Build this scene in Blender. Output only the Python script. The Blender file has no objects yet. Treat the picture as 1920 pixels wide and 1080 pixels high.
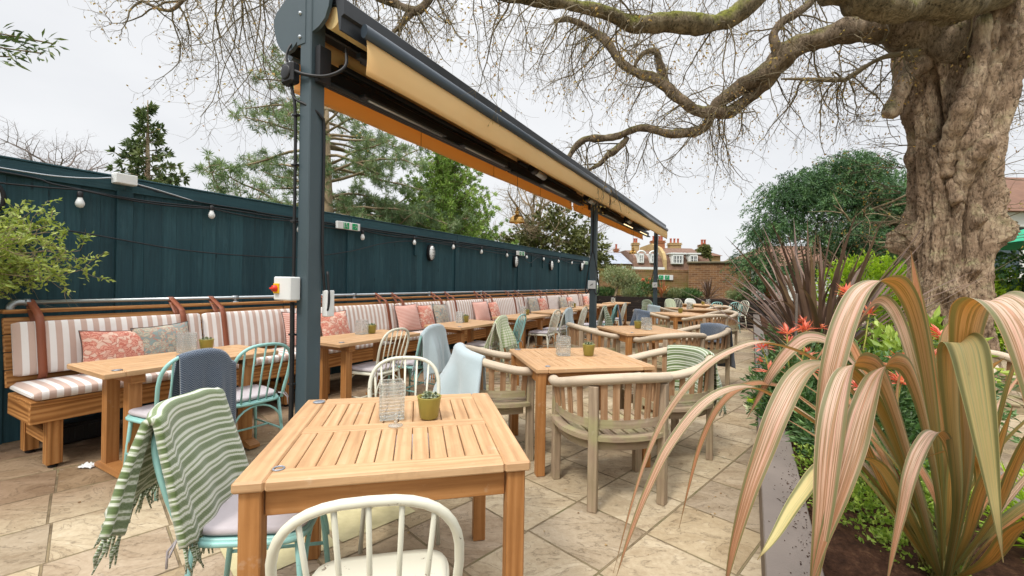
import bpy, bmesh, math, random
from mathutils import Vector, Matrix, noise
PI = math.pi
R = math.radians
scene = bpy.context.scene
COL = scene.collection
random.seed(7)
# heading of the fence, the benches and the awning (fence frame: s runs along it, p runs across it)
TH = R(29.13)
SN, CS = math.sin(TH), math.cos(TH)
def W(s, p, z=0.0):
    return Vector((s * SN + p * CS, s * CS - p * SN, z))
FROT = PI / 2 - TH            # rotation that lays local x along the fence, local y across it (away from the patio)
TROT = R(12.4)                # rotation of the square tables
def V(*a):
    return Vector(a)
def lerp(a, b, t):
    return a + (b - a) * t
def sm(a, b, x):
    t = max(0.0, min(1.0, (x - a) / (b - a)))
    return t * t * (3 - 2 * t)

# ---------------------------------------------------------------- mesh collector
class MB:
    def __init__(self):
        self.v = []; self.f = []; self.uv = []; self.s = []
    def face(self, idx, uv=None, smooth=False):
        self.f.append(idx); self.uv.append(uv or [(0, 0)] * len(idx)); self.s.append(smooth)
    def box(self, c, size, rot=None, b=0.003, uvo=None):
        h = [x / 2 for x in size]; b = min(b, min(h) * 0.45)
        c = Vector(c); base = len(self.v)
        L = size.index(max(size)); o = uvo or (random.uniform(0, 40), random.uniform(0, 40))
        loc = []
        for k in range(8):
            sg = [1 if k >> i & 1 else -1 for i in range(3)]
            for ax in range(3):
                p = [sg[i] * (h[i] if i == ax else h[i] - b) for i in range(3)]
                loc.append(Vector(p))
        for p in loc:
            self.v.append(c + (rot @ p if rot is not None else p))
        def uvof(i, ax):
            p = loc[i]; o3 = [a for a in range(3) if a != ax]
            ua = L if L in o3 else o3[0]; va = [a for a in o3 if a != ua][0]
            return (p[ua] + o[0], p[va] + o[1] + ax * .37)
        def put(ids, ax):
            self.face([base + i for i in ids], [uvof(i, ax) for i in ids])
        K = lambda sx, sy, sz: sx + 2 * sy + 4 * sz
        for ax in range(3):
            a1, a2 = (ax + 1) % 3, (ax + 2) % 3
            for s in (0, 1):
                ids = []
                for (q, w) in ((0, 0), (1, 0), (1, 1), (0, 1)):
                    t = [0, 0, 0]; t[ax] = s; t[a1] = q; t[a2] = w
                    ids.append(K(*t) * 3 + ax)
                put(ids if s else ids[::-1], ax)
            for q in (0, 1):
                for w in (0, 1):
                    t = [0, 0, 0]; t[a1] = q; t[a2] = w
                    k0 = K(*t); t[ax] = 1; k1 = K(*t)
                    ids = [k0 * 3 + a1, k1 * 3 + a1, k1 * 3 + a2, k0 * 3 + a2]
                    put(ids if q == w else ids[::-1], a1)
        for k in range(8):
            n = bin(k).count('1')
            ids = [k * 3, k * 3 + 1, k * 3 + 2]
            put(ids if n % 2 else ids[::-1], 0)
    def bar(self, p0, p1, w, h, up=(0, 0, 1), b=0.003):
        p0 = Vector(p0); p1 = Vector(p1); d = p1 - p0; L = d.length; x = d / L
        u = Vector(up)
        if abs(u.dot(x)) > .98: u = Vector((1, 0, 0))
        y = u.cross(x).normalized(); z = x.cross(y)
        self.box((p0 + p1) / 2, (L, w, h), Matrix((x, y, z)).transposed(), b)
    def tube(self, pts, r, n=8, cap=True, flat=None, closed=False, uvs=1.0):
        pts = [Vector(p) for p in pts]; m = len(pts)
        rr = r if isinstance(r, (list, tuple)) else [r] * m
        base = len(self.v); t0 = None; nrm = None; dist = 0; ds = []
        for i in range(m):
            if closed: t = pts[(i + 1) % m] - pts[i - 1]
            elif i == 0: t = pts[1] - pts[0]
            elif i == m - 1: t = pts[-1] - pts[-2]
            else: t = (pts[i + 1] - pts[i]).normalized() + (pts[i] - pts[i - 1]).normalized()
            if t.length < 1e-9: t = Vector((0, 0, 1))
            t.normalize()
            if nrm is None:
                a = Vector((0, 0, 1)) if abs(t.z) < .9 else Vector((1, 0, 0))
                nrm = (a - t * a.dot(t)).normalized()
            else:
                nrm = nrm - t * nrm.dot(t)
                if nrm.length < 1e-6: nrm = t.orthogonal()
                nrm.normalize()
            bn = t.cross(nrm)
            if i: dist += (pts[i] - pts[i - 1]).length
            ds.append(dist)
            fa, fb = flat or (1, 1)
            for k in range(n):
                a = 2 * PI * k / n
                self.v.append(pts[i] + nrm * (math.cos(a) * rr[i] * fa) + bn * (math.sin(a) * rr[i] * fb))
        for i in range(m if closed else m - 1):
            j = (i + 1) % m
            for k in range(n):
                q = (k + 1) % n
                self.face([base + i * n + k, base + i * n + q, base + j * n + q, base + j * n + k],
                          [(ds[i] * uvs, k / n), (ds[i] * uvs, (k + 1) / n), (ds[j] * uvs, (k + 1) / n), (ds[j] * uvs, k / n)], True)
        if cap and not closed and n > 2:
            self.face([base + k for k in range(n)][::-1]); self.face([base + (m - 1) * n + k for k in range(n)])
    def lathe(self, prof, n=20, c=(0, 0, 0), cap=True, smooth=True):
        c = Vector(c); base = len(self.v)
        for (r, z) in prof:
            for k in range(n):
                a = 2 * PI * k / n
                self.v.append(c + Vector((r * math.cos(a), r * math.sin(a), z)))
        for i in range(len(prof) - 1):
            for k in range(n):
                q = (k + 1) % n
                self.face([base + i * n + k, base + i * n + q, base + (i + 1) * n + q, base + (i + 1) * n + k],
                          [(k / n, prof[i][1]), ((k + 1) / n, prof[i][1]), ((k + 1) / n, prof[i + 1][1]), (k / n, prof[i + 1][1])], smooth)
        if cap:
            self.face([base + k for k in range(n)][::-1]); self.face([base + (len(prof) - 1) * n + k for k in range(n)])
    def prism(self, poly, ax, lo, hi):
        # poly: 2-D outline in the two axes other than ax, pushed from lo to hi along ax
        base = len(self.v); n = len(poly); o = [a for a in range(3) if a != ax]
        for h in (lo, hi):
            for (a, b_) in poly:
                p = [0, 0, 0]; p[ax] = h; p[o[0]] = a; p[o[1]] = b_
                self.v.append(Vector(p))
        self.face([base + i for i in range(n)][::-1], [poly[i] for i in range(n)][::-1])
        self.face([base + n + i for i in range(n)], [poly[i] for i in range(n)])
        for i in range(n):
            j = (i + 1) % n
            self.face([base + i, base + j, base + n + j, base + n + i], [(lo, 0), (lo, .1), (hi, .1), (hi, 0)])
    def sheet(self, fn, nu, nv, uvf=None, smooth=True):
        base = len(self.v)
        for i in range(nu + 1):
            for j in range(nv + 1):
                self.v.append(Vector(fn(i / nu, j / nv)))
        g = uvf or (lambda u, v: (u, v))
        for i in range(nu):
            for j in range(nv):
                a = base + i * (nv + 1) + j
                self.face([a, a + nv + 1, a + nv + 2, a + 1],
                          [g(i / nu, j / nv), g((i + 1) / nu, j / nv), g((i + 1) / nu, (j + 1) / nv), g(i / nu, (j + 1) / nv)], smooth)
    def xform(self, M, start=0):
        for i in range(start, len(self.v)): self.v[i] = M @ self.v[i]
    def build(self, name, mat, parent=None, recalc=True, weld=False):
        me = bpy.data.meshes.new(name)
        me.from_pydata([tuple(p) for p in self.v], [], self.f)
        ul = me.uv_layers.new(name='UVMap')
        flat = []
        for u in self.uv:
            for a in u: flat += [a[0], a[1]]
        ul.data.foreach_set('uv', flat)
        me.polygons.foreach_set('use_smooth', self.s)
        if recalc or weld:
            bm = bmesh.new(); bm.from_mesh(me)
            if weld: bmesh.ops.remove_doubles(bm, verts=bm.verts, dist=1e-5)
            bmesh.ops.recalc_face_normals(bm, faces=bm.faces); bm.to_mesh(me); bm.free()
        me.materials.append(mat)
        o = bpy.data.objects.new(name, me); COL.objects.link(o)
        if parent is not None: o.parent = parent
        return o

def tag(o, label=None, cat=None, group=None, kind=None):
    if label: o['label'] = label
    if cat: o['category'] = cat
    if group: o['group'] = group
    if kind: o['kind'] = kind
    return o
def thing(name, label, cat, loc=(0, 0, 0), rz=0.0, group=None):
    o = bpy.data.objects.new(name, None); COL.objects.link(o)
    o.location = loc; o.rotation_euler = (0, 0, rz); o.empty_display_size = .1
    return tag(o, label, cat, group)
def dup(root, loc, rz, label=None, group=None):
    r = root.copy(); COL.objects.link(r); r.location = loc; r.rotation_euler = (0, 0, rz)
    if label: r['label'] = label
    if group: r['group'] = group
    for ch in list(root.children):
        c = ch.copy(); COL.objects.link(c); c.parent = r
        for g in list(ch.children):
            d = g.copy(); COL.objects.link(d); d.parent = c
    return r
def catmull(pts, k=6):
    pts = [Vector(p) for p in pts]; out = []
    P = [pts[0] * 2 - pts[1]] + pts + [pts[-1] * 2 - pts[-2]]
    for i in range(1, len(P) - 2):
        for j in range(k):
            t = j / k
            a, b, c, d = P[i - 1], P[i], P[i + 1], P[i + 2]
            out.append(.5 * ((2 * b) + (c - a) * t + (2 * a - 5 * b + 4 * c - d) * t * t + (3 * b - a - 3 * c + d) * t ** 3))
    out.append(pts[-1]); return out
def fill(vals, k):
    out = []
    for i in range(len(vals) - 1):
        for j in range(k): out.append(lerp(vals[i], vals[i + 1], j / k))
    return out + [vals[-1]]

# ---------------------------------------------------------------- materials
class NT:
    def __init__(self, name):
        self.m = bpy.data.materials.new(name); self.m.use_nodes = True
        self.t = self.m.node_tree; self.t.nodes.clear()
        self.out = self.t.nodes.new('ShaderNodeOutputMaterial')
    def n(self, typ, ins=None, **props):
        nd = self.t.nodes.new('ShaderNode' + typ)
        for k, v in props.items(): setattr(nd, k, v)
        for k, v in (ins or {}).items():
            s = nd.inputs[k]
            if isinstance(v, bpy.types.NodeSocket): self.t.links.new(v, s)
            else:
                if s.type == 'RGBA' and len(v) == 3: v = (*v, 1)
                s.default_value = v
        return nd
    def math(self, op, a, b=0.0, c=None):
        ins = {0: a, 1: b}
        if c is not None: ins[2] = c
        return self.n('Math', ins, operation=op).outputs[0]
    def ramp(self, fac, stops, interp='LINEAR'):
        r = self.n('ValToRGB', {'Fac': fac}); cr = r.color_ramp; cr.interpolation = interp
        while len(cr.elements) > 1: cr.elements.remove(cr.elements[0])
        for i, (p, c) in enumerate(stops):
            e = cr.elements[0] if i == 0 else cr.elements.new(p)
            e.position = p; e.color = (*c, 1) if len(c) == 3 else c
        return r.outputs[0]
    def mix(self, f, a, b, mode='MIX'):
        m = self.n('Mix', {0: f, 6: a, 7: b}, data_type='RGBA', blend_type=mode); return m.outputs[2]
    def noise(self, vec, scale, detail=4, rough=.55, dist=0.0, w=None):
        return self.n('TexNoise', {'Vector': vec, 'Scale': scale, 'Detail': detail, 'Roughness': rough, 'Distortion': dist}).outputs[0]
    def mapv(self, vec, sc=(1, 1, 1), loc=(0, 0, 0), rot=(0, 0, 0)):
        return self.n('Mapping', {'Vector': vec, 'Scale': sc, 'Location': loc, 'Rotation': rot}).outputs[0]
    def bump(self, h, strength=.3, dist=.01, nrm=None):
        ins = {'Height': h, 'Strength': strength, 'Distance': dist}
        if nrm is not None: ins['Normal'] = nrm
        return self.n('Bump', ins).outputs[0]
    def finish(self, col, rough=.6, nrm=None, **kw):
        ins = {'Base Color': col, 'Roughness': rough}
        if nrm is not None: ins['Normal'] = nrm
        ins.update(kw)
        b = self.n('BsdfPrincipled', ins); self.t.links.new(b.outputs[0], self.out.inputs[0])
        return self.m
    @property
    def uv(self): return self.n('TexCoord').outputs['UV']
    @property
    def obj(self): return self.n('TexCoord').outputs['Object']

def srgb(r, g, b):
    f = lambda c: (c / 255 / 12.92) if c / 255 <= .04045 else ((c / 255 + .055) / 1.055) ** 2.4
    return (f(r), f(g), f(b))
def scl(c, k): return tuple(x * k for x in c)

def m_wood(name, c_lo, c_mid, c_hi, rough=.55, gs=1.0, fig=.0, stain=None, tint=.25):
    t = NT(name); uv = t.uv
    g = t.noise(t.mapv(uv, (3 * gs, 70 * gs, 1)), 1.0, 5, .65, .3)
    g2 = t.noise(t.mapv(uv, (1.2 * gs, 14 * gs, 1)), 1.0, 4, .6, 1.2)
    f = t.math('ADD', t.math('MULTIPLY', g, .45), t.math('MULTIPLY', g2, .55))
    if fig:
        w = t.n('TexWave', {'Vector': t.mapv(uv, (.9, 9, 1)), 'Scale': 1.0, 'Distortion': 9.0, 'Detail': 3.0, 'Detail Scale': .8}, wave_type='BANDS', bands_direction='Y').outputs[1]
        f = t.math('ADD', t.math('MULTIPLY', f, 1 - fig), t.math('MULTIPLY', w, fig))
    col = t.ramp(f, [(.25, c_lo), (.5, c_mid), (.75, c_hi)])
    tn = t.noise(t.mapv(uv, (.35, .35, 1)), 1.0, 2, .5)
    col = t.mix(t.math('MULTIPLY', t.math('SUBTRACT', tn, .3), tint * 3), col, t.mix(1.0, col, (.62, .58, .55), 'MULTIPLY'))
    st = t.noise(t.obj, 4.0, 4, .65)
    col = t.mix(t.ramp(st, [(.5, (0, 0, 0)), (.78, (.3, .3, .3))]), col, scl(c_lo, .75))
    if stain:
        sn = t.noise(t.obj, 7.0, 3, .7)
        z = t.n('SeparateXYZ', {0: t.obj}).outputs[2]
        k = t.math('MULTIPLY', t.ramp(sn, [(.42, (0, 0, 0)), (.62, (1, 1, 1))]), t.math('MULTIPLY', t.ramp(z, [(.36, (.25,) * 3), (.43, (1,) * 3), (.54, (1,) * 3), (.58, (0,) * 3)]), .55))
        col = t.mix(k, col, stain)
    bl = t.noise(t.obj, 9.0, 5, .7)
    col = t.mix(t.ramp(bl, [(.56, (0,) * 3), (.66, (.28,) * 3)]), col, scl(c_mid, .62))
    col = t.mix(t.ramp(bl, [(.28, (.22,) * 3), (.38, (0,) * 3)]), col, srgb(206, 196, 178))
    return t.finish(col, rough, t.bump(g, .25, .002), **{'Specular IOR Level': .3})

def m_plain(name, c, rough=.5, metal=0.0, var=.12, bump=0.0, bs=60, chips=None, spec=.4, **kw):
    t = NT(name); ob = t.obj
    v = t.noise(ob, 3.0, 5, .6)
    col = t.mix(t.ramp(v, [(.35, (0,) * 3), (.7, (1,) * 3)]), c, scl(c, 1 - var))
    rg = rough
    if chips:
        ch = t.noise(ob, 38.0, 4, .7)
        big = t.noise(ob, 5.0, 2, .5)
        k = t.math('MULTIPLY', t.ramp(ch, [(.655, (0,) * 3), (.675, (1,) * 3)]), t.ramp(big, [(.48, (0,) * 3), (.55, (1,) * 3)]))
        col = t.mix(k, col, chips)
    nr = t.bump(t.noise(ob, bs, 3, .6), bump, .004) if bump else None
    ins = {'Metallic': metal, 'Specular IOR Level': spec}; ins.update(kw)
    return t.finish(col, rg, nr, **ins)

def m_fabric_stripe(name, ca, cb, width, axis, rough=.9, dims='uv'):
    t = NT(name); uv = t.uv
    x = t.n('SeparateXYZ', {0: uv}).outputs[axis]
    fr = t.math('FRACT', t.math('DIVIDE', x, width * 2))
    k = t.ramp(fr, [(0, (0,) * 3), (.485, (0,) * 3), (.5, (1,) * 3), (.985, (1,) * 3), (1, (0,) * 3)])
    col = t.mix(k, ca, cb)
    w = t.noise(uv, 900, 2, .5); v = t.noise(t.obj, 2.5, 4, .6)
    col = t.mix(t.math('MULTIPLY', v, .25), col, t.mix(1.0, col, (.75, .72, .7), 'MULTIPLY'))
    b1 = t.bump(w, .2, .001); b2 = t.bump(t.noise(t.obj, 9, 3, .5), .35, .02, b1)
    return t.finish(col, rough, b2, **{'Sheen Weight': .2, 'Specular IOR Level': .15})

def m_wool(name, kind):
    t = NT(name); uv = t.uv
    sp = t.n('SeparateXYZ', {0: uv}); u, v = sp.outputs[0], sp.outputs[1]
    fz = t.noise(uv, 420, 3, .7); fz2 = t.noise(t.mapv(uv, (60, 300, 1)), 1, 3, .6)
    rib = t.math('SINE', t.math('MULTIPLY', v, 2 * PI / .0085))
    knit = t.math('MULTIPLY', rib, t.math('SINE', t.math('MULTIPLY', u, 2 * PI / .011)))
    if kind == 'green':
        cw, cg, cd = srgb(204, 209, 194), srgb(120, 136, 90), srgb(88, 108, 60)
        s = t.noise(t.n('CombineXYZ', {0: t.math('MULTIPLY', u, 1.0)}).outputs[0], 17, 3, .75)
        fr = t.math('FRACT', t.math('ADD', t.math('DIVIDE', u, .046), t.math('MULTIPLY', s, .45)))
        k = t.ramp(fr, [(0, (.15,) * 3), (.12, (1,) * 3), (.40, (.9,) * 3), (.48, (.2,) * 3), (.60, (.05,) * 3), (.66, (.65,) * 3), (.76, (.6,) * 3), (.84, (.1,) * 3), (1, (.15,) * 3)])
        k = t.math('ADD', k, t.math('MULTIPLY', t.math('SUBTRACT', t.math('MULTIPLY', fz, 1.0), .5), .45))
        k = t.math('ADD', k, t.math('MULTIPLY', t.math('GREATER_THAN', knit, .35), .18))
        col = t.ramp(k, [(.12, cw), (.55, cg), (1, cd)])
    elif kind == 'navy':
        zig = t.math('ABSOLUTE', t.math('SUBTRACT', t.math('FRACT', t.math('DIVIDE', v, .052)), .5))
        d = t.math('FRACT', t.math('DIVIDE', t.math('ADD', u, t.math('MULTIPLY', zig, .052)), .0135))
        k = t.math('GREATER_THAN', t.math('ADD', d, t.math('MULTIPLY', t.math('SUBTRACT', fz2, .5), .8)), .62)
        col = t.mix(t.math('MULTIPLY', k, .62), srgb(46, 62, 82), srgb(150, 160, 172))
        col = t.mix(t.math('MULTIPLY', t.noise(uv, 30, 4, .7), .35), col, srgb(52, 70, 92))
    elif kind == 'blue':
        col = t.mix(t.math('MULTIPLY', fz2, .8), srgb(176, 190, 194), srgb(150, 168, 174))
        col = t.mix(t.math('MULTIPLY', t.noise(uv, 9, 4, .6), .4), col, srgb(192, 204, 206))
    elif kind == 'check':
        a = t.math('GREATER_THAN', t.math('FRACT', t.math('DIVIDE', u, .034)), .5)
        b = t.math('GREATER_THAN', t.math('FRACT', t.math('DIVIDE', v, .034)), .5)
        k = t.math('MULTIPLY', t.math('ADD', a, b), .5)
        col = t.ramp(k, [(0, srgb(226, 226, 206)), (.5, srgb(194, 204, 166)), (1, srgb(158, 176, 124))])
    else:
        col = t.mix(fz2, srgb(222, 222, 214), srgb(196, 200, 194))
    col = t.mix(t.math('MULTIPLY', fz, .35), col, t.mix(1.0, col, (.6, .6, .6), 'MULTIPLY'))
    h = t.math('ADD', t.math('MULTIPLY', knit, .25 if kind in ('green', 'check') else .08), fz)
    return t.finish(col, .95, t.bump(h, .5, .003), **{'Sheen Weight': .35, 'Sheen Roughness': .6, 'Specular IOR Level': .1})

def m_paisley(name, bg, ca, cb, cc):
    t = NT(name); uv = t.uv
    wv = t.n('TexNoise', {'Vector': uv, 'Scale': 16.0, 'Detail': 2.0}).outputs[1]
    p = t.mix(.09, uv, wv, 'ADD')
    vo = t.n('TexVoronoi', {'Vector': p, 'Scale': 26.0}, feature='DISTANCE_TO_EDGE').outputs[0]
    vf = t.n('TexVoronoi', {'Vector': p, 'Scale': 26.0}).outputs[1]
    sw = t.n('TexWave', {'Vector': p, 'Scale': 20.0, 'Distortion': 14.0, 'Detail': 2.0}, wave_type='RINGS').outputs[1]
    col = t.mix(t.ramp(sw, [(.40, (0,) * 3), (.5, (1,) * 3)]), bg, ca)
    col = t.mix(t.ramp(t.n('SeparateColor', {0: vf}).outputs[0], [(.62, (0,) * 3), (.68, (.85,) * 3)]), col, cb)
    col = t.mix(t.ramp(vo, [(.02, (.8,) * 3), (.06, (0,) * 3)]), col, cc)
    return t.finish(col, .9, t.bump(t.noise(uv, 500, 2), .2, .001), **{'Sheen Weight': .2, 'Specular IOR Level': .15})

def m_leaf(name, stops, rough=.5, trans=.25, scale=2.0, spec=.35):
    # foliage: colour varies leaf by leaf through the stored uv (x = random per leaf)
    t = NT(name); u = t.n('SeparateXYZ', {0: t.uv}).outputs[0]
    v = t.noise(t.obj, scale, 3, .6)
    f = t.math('ADD', t.math('MULTIPLY', u, .55), t.math('MULTIPLY', v, .45))
    col = t.ramp(f, stops)
    b = t.n('BsdfPrincipled', {'Base Color': col, 'Roughness': rough, 'Specular IOR Level': spec})
    tr = t.n('BsdfTranslucent', {'Color': t.mix(1.0, col, (1.25, 1.3, .7), 'MULTIPLY')})
    mx = t.n('MixShader', {0: trans, 1: b.outputs[0], 2: tr.outputs[0]})
    t.t.links.new(mx.outputs[0], t.out.inputs[0]); return t.m

def m_bark(name, lo, mid, hi, moss=None, mossy=.5, sc=1.0):
    t = NT(name); ob = t.obj
    g = t.noise(t.mapv(ob, (8 * sc, 8 * sc, 4 * sc)), 1.0, 8, .68, .8)
    cr = t.math('ABSOLUTE', t.math('SUBTRACT', t.noise(t.mapv(ob, (8 * sc, 8 * sc, 2.4 * sc)), 1.0, 5, .6, 1.2), .5))
    big = t.noise(ob, 1.6, 5, .6)
    col = t.ramp(t.math('ADD', t.math('MULTIPLY', g, .6), t.math('MULTIPLY', big, .4)), [(.32, lo), (.5, mid), (.68, hi)])
    col = t.mix(t.ramp(cr, [(.0, (.45,) * 3), (.018, (0,) * 3)]), col, scl(lo, .45))
    if moss:
        mz = t.n('SeparateXYZ', {0: t.n('NewGeometry').outputs['Normal']}).outputs[2]
        mn = t.noise(ob, 3.2, 5, .7)
        k = t.ramp(t.math('ADD', t.math('MULTIPLY', mz, .25), mn), [(.62 - .2 * mossy, (0,) * 3), (.82 - .2 * mossy, (1,) * 3)])
        col = t.mix(t.math('MULTIPLY', k, .85), col, moss)
    fi = t.noise(t.mapv(ob, (30 * sc, 30 * sc, 16 * sc)), 1.0, 6, .7)
    col = t.mix(t.ramp(fi, [(.36, (.8,) * 3), (.49, (0,) * 3)]), col, scl(lo, .42))
    col = t.mix(t.ramp(t.noise(ob, 3.3, 5, .7), [(.52, (0,) * 3), (.68, (.5,) * 3)]), col, scl(hi, 1.05))
    h = t.math('ADD', t.math('ADD', t.math('MULTIPLY', g, .5), fi), t.math('MULTIPLY', t.ramp(cr, [(0, (0,) * 3), (.05, (1,) * 3)]), .4))
    return t.finish(col, .9, t.bump(h, .9, .025), **{'Specular IOR Level': .15})

M = {}
M['table'] = m_wood('oiled teak', srgb(154, 116, 80), srgb(189, 151, 111), srgb(208, 176, 138), .5, 1.0, .12, tint=.2)
M['table_leg'] = m_wood('oiled teak legs', srgb(136, 88, 46), srgb(170, 118, 68), srgb(190, 140, 90), .5, 1.0, .12, tint=.15)
M['bench'] = m_wood('stained pine', srgb(128, 82, 40), srgb(176, 122, 68), srgb(198, 146, 90), .5, .8, .35, tint=.2)
M['grey_teak'] = m_wood('weathered teak', srgb(122, 104, 84), srgb(158, 139, 116), srgb(186, 168, 145), .75, 1.0, .1, stain=srgb(156, 156, 108), tint=.3)
M['slat_teak'] = m_wood('weathered teak slats', srgb(122, 88, 60), srgb(162, 126, 92), srgb(190, 160, 128), .75, 1.0, .1, tint=.5)
M['rail_teak'] = m_wood('silvered teak', srgb(152, 136, 114), srgb(192, 176, 154), srgb(208, 196, 178), .7, .8, .0, tint=.15)
M['mint'] = m_plain('mint paint', srgb(146, 194, 188), .35, var=.1, chips=srgb(90, 84, 74))
M['cream'] = m_plain('cream paint', srgb(208, 206, 188), .35, var=.08, chips=srgb(100, 84, 66))
M['pad'] = m_plain('lilac grey pad', srgb(182, 175, 178), .9, var=.08, bump=.25, bs=400, spec=.1)
M['fence'] = None
M['post'] = m_plain('slate grey coated steel', srgb(66, 80, 86), .42, var=.1, bump=.04, bs=300)
M['dark_metal'] = m_plain('black coated aluminium', srgb(34, 38, 42), .38, var=.2)
M['tube_metal'] = m_plain('grey coated tube', srgb(58, 68, 78), .3, var=.12)
M['black'] = m_plain('black rubber', srgb(26, 26, 28), .5, var=.2)
M['galv'] = m_plain('galvanised steel', srgb(176, 182, 186), .32, .75, var=.2)
M['white'] = m_plain('white plastic', srgb(214, 216, 214), .35, var=.05)
M['red'] = m_plain('red knob', srgb(206, 48, 24), .35)
M['yellow'] = m_plain('yellow plate', srgb(226, 170, 24), .4)
M['leather'] = m_plain('brown leather strap', srgb(134, 74, 48), .5, var=.25, bump=.1, bs=200)
M['olive_pot'] = None
M['brass'] = m_plain('brushed brass', srgb(206, 164, 96), .25, .9, var=.15)
M['cushion'] = m_fabric_stripe('striped back cushion', srgb(222, 217, 212), srgb(190, 165, 152), .036, 0)
M['pillow_red'] = m_paisley('coral paisley', srgb(190, 112, 94), srgb(212, 154, 134), srgb(218, 188, 168), srgb(176, 98, 84))
M['pillow_grey'] = m_paisley('sage paisley', srgb(142, 146, 134), srgb(178, 170, 150), srgb(120, 138, 136), srgb(176, 112, 92))
M['pillow_stripe'] = m_fabric_stripe('fine pink stripe', srgb(214, 178, 164), srgb(190, 132, 120), .011, 1)
for k in ('green', 'navy', 'blue', 'check', 'pale'): M['wool_' + k] = m_wool(k + ' wool', k)
def m_disc():
    return m_plain('table disc', srgb(150, 156, 164), .3, .4, var=.2)
M['disc'] = m_disc()
def m_glass():
    t = NT('ribbed clear glass')
    rib = t.math('SINE', t.math('MULTIPLY', t.n('SeparateXYZ', {0: t.obj}).outputs[2], 2 * PI / .015))
    nz = t.bump(rib, .5, .003)
    g = t.n('BsdfGlass', {'Color': (.97, .98, .98), 'Roughness': .04, 'IOR': 1.25, 'Normal': nz})
    d = t.n('BsdfPrincipled', {'Base Color': srgb(226, 228, 226), 'Roughness': .25, 'Normal': nz})
    k = t.math('ADD', t.math('MULTIPLY', t.math('GREATER_THAN', rib, .35), .42), .06)
    mx = t.n('MixShader', {0: k, 1: g.outputs[0], 2: d.outputs[0]})
    tp = t.n('BsdfTransparent', {'Color': (.93, .95, .95)})
    m2 = t.n('MixShader', {0: .58, 1: mx.outputs[0], 2: tp.outputs[0]})
    t.t.links.new(m2.outputs[0], t.out.inputs[0]); return t.m
M['glass'] = m_glass()
def m_pot():
    t = NT('olive glazed pot'); z = t.obj
    n_ = t.noise(t.mapv(z, (40, 40, 8)), 1, 4, .6); b = t.noise(z, 25, 3)
    col = t.mix(n_, srgb(124, 116, 46), srgb(150, 138, 66))
    return t.finish(col, .35, t.bump(n_, .2, .002))
M['olive_pot'] = m_pot()
M['soil'] = None
def m_soil():
    t = NT('dark soil'); n_ = t.noise(t.obj, 22, 8, .75); s2 = t.n('TexVoronoi', {'Vector': t.obj, 'Scale': 55.0}).outputs[0]
    col = t.ramp(n_, [(.3, srgb(36, 24, 18)), (.55, srgb(78, 54, 40)), (.75, srgb(120, 90, 66))])
    return t.finish(col, .95, t.bump(t.math('ADD', n_, t.math('MULTIPLY', s2, .4)), 1.0, .03), **{'Specular IOR Level': .1})
M['soil'] = m_soil()
def m_fence():
    t = NT('dark teal fence stain'); uv = t.uv
    g = t.noise(t.mapv(uv, (2.2, 60, 1)), 1, 6, .7, .4)
    hz = t.noise(t.mapv(uv, (90, 3, 1)), 1, 3, .6)
    tint = t.noise(t.mapv(uv, (.15, .3, 1)), 1, 2); wx = t.noise(t.mapv(uv, (1.5, 9, 1)), 1, 5, .75)
    col = t.ramp(t.math('ADD', t.math('MULTIPLY', g, .4), t.math('MULTIPLY', tint, .6)), [(.32, srgb(22, 46, 54)), (.5, srgb(34, 66, 74)), (.72, srgb(52, 88, 96))])
    col = t.mix(t.ramp(wx, [(.52, (0,) * 3), (.72, (.4,) * 3)]), col, srgb(66, 98, 104))
    kn = t.n('TexVoronoi', {'Vector': t.mapv(uv, (2.2, 7, 1)), 'Scale': 1.0}).outputs[0]
    col = t.mix(t.ramp(kn, [(.03, (.8,) * 3), (.09, (0,) * 3)]), col, srgb(12, 28, 36))
    return t.finish(col, .62, t.bump(t.math('ADD', t.math('MULTIPLY', g, .7), t.math('MULTIPLY', hz, .5)), .5, .004), **{'Specular IOR Level': .3})
M['fence'] = m_fence()
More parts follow.
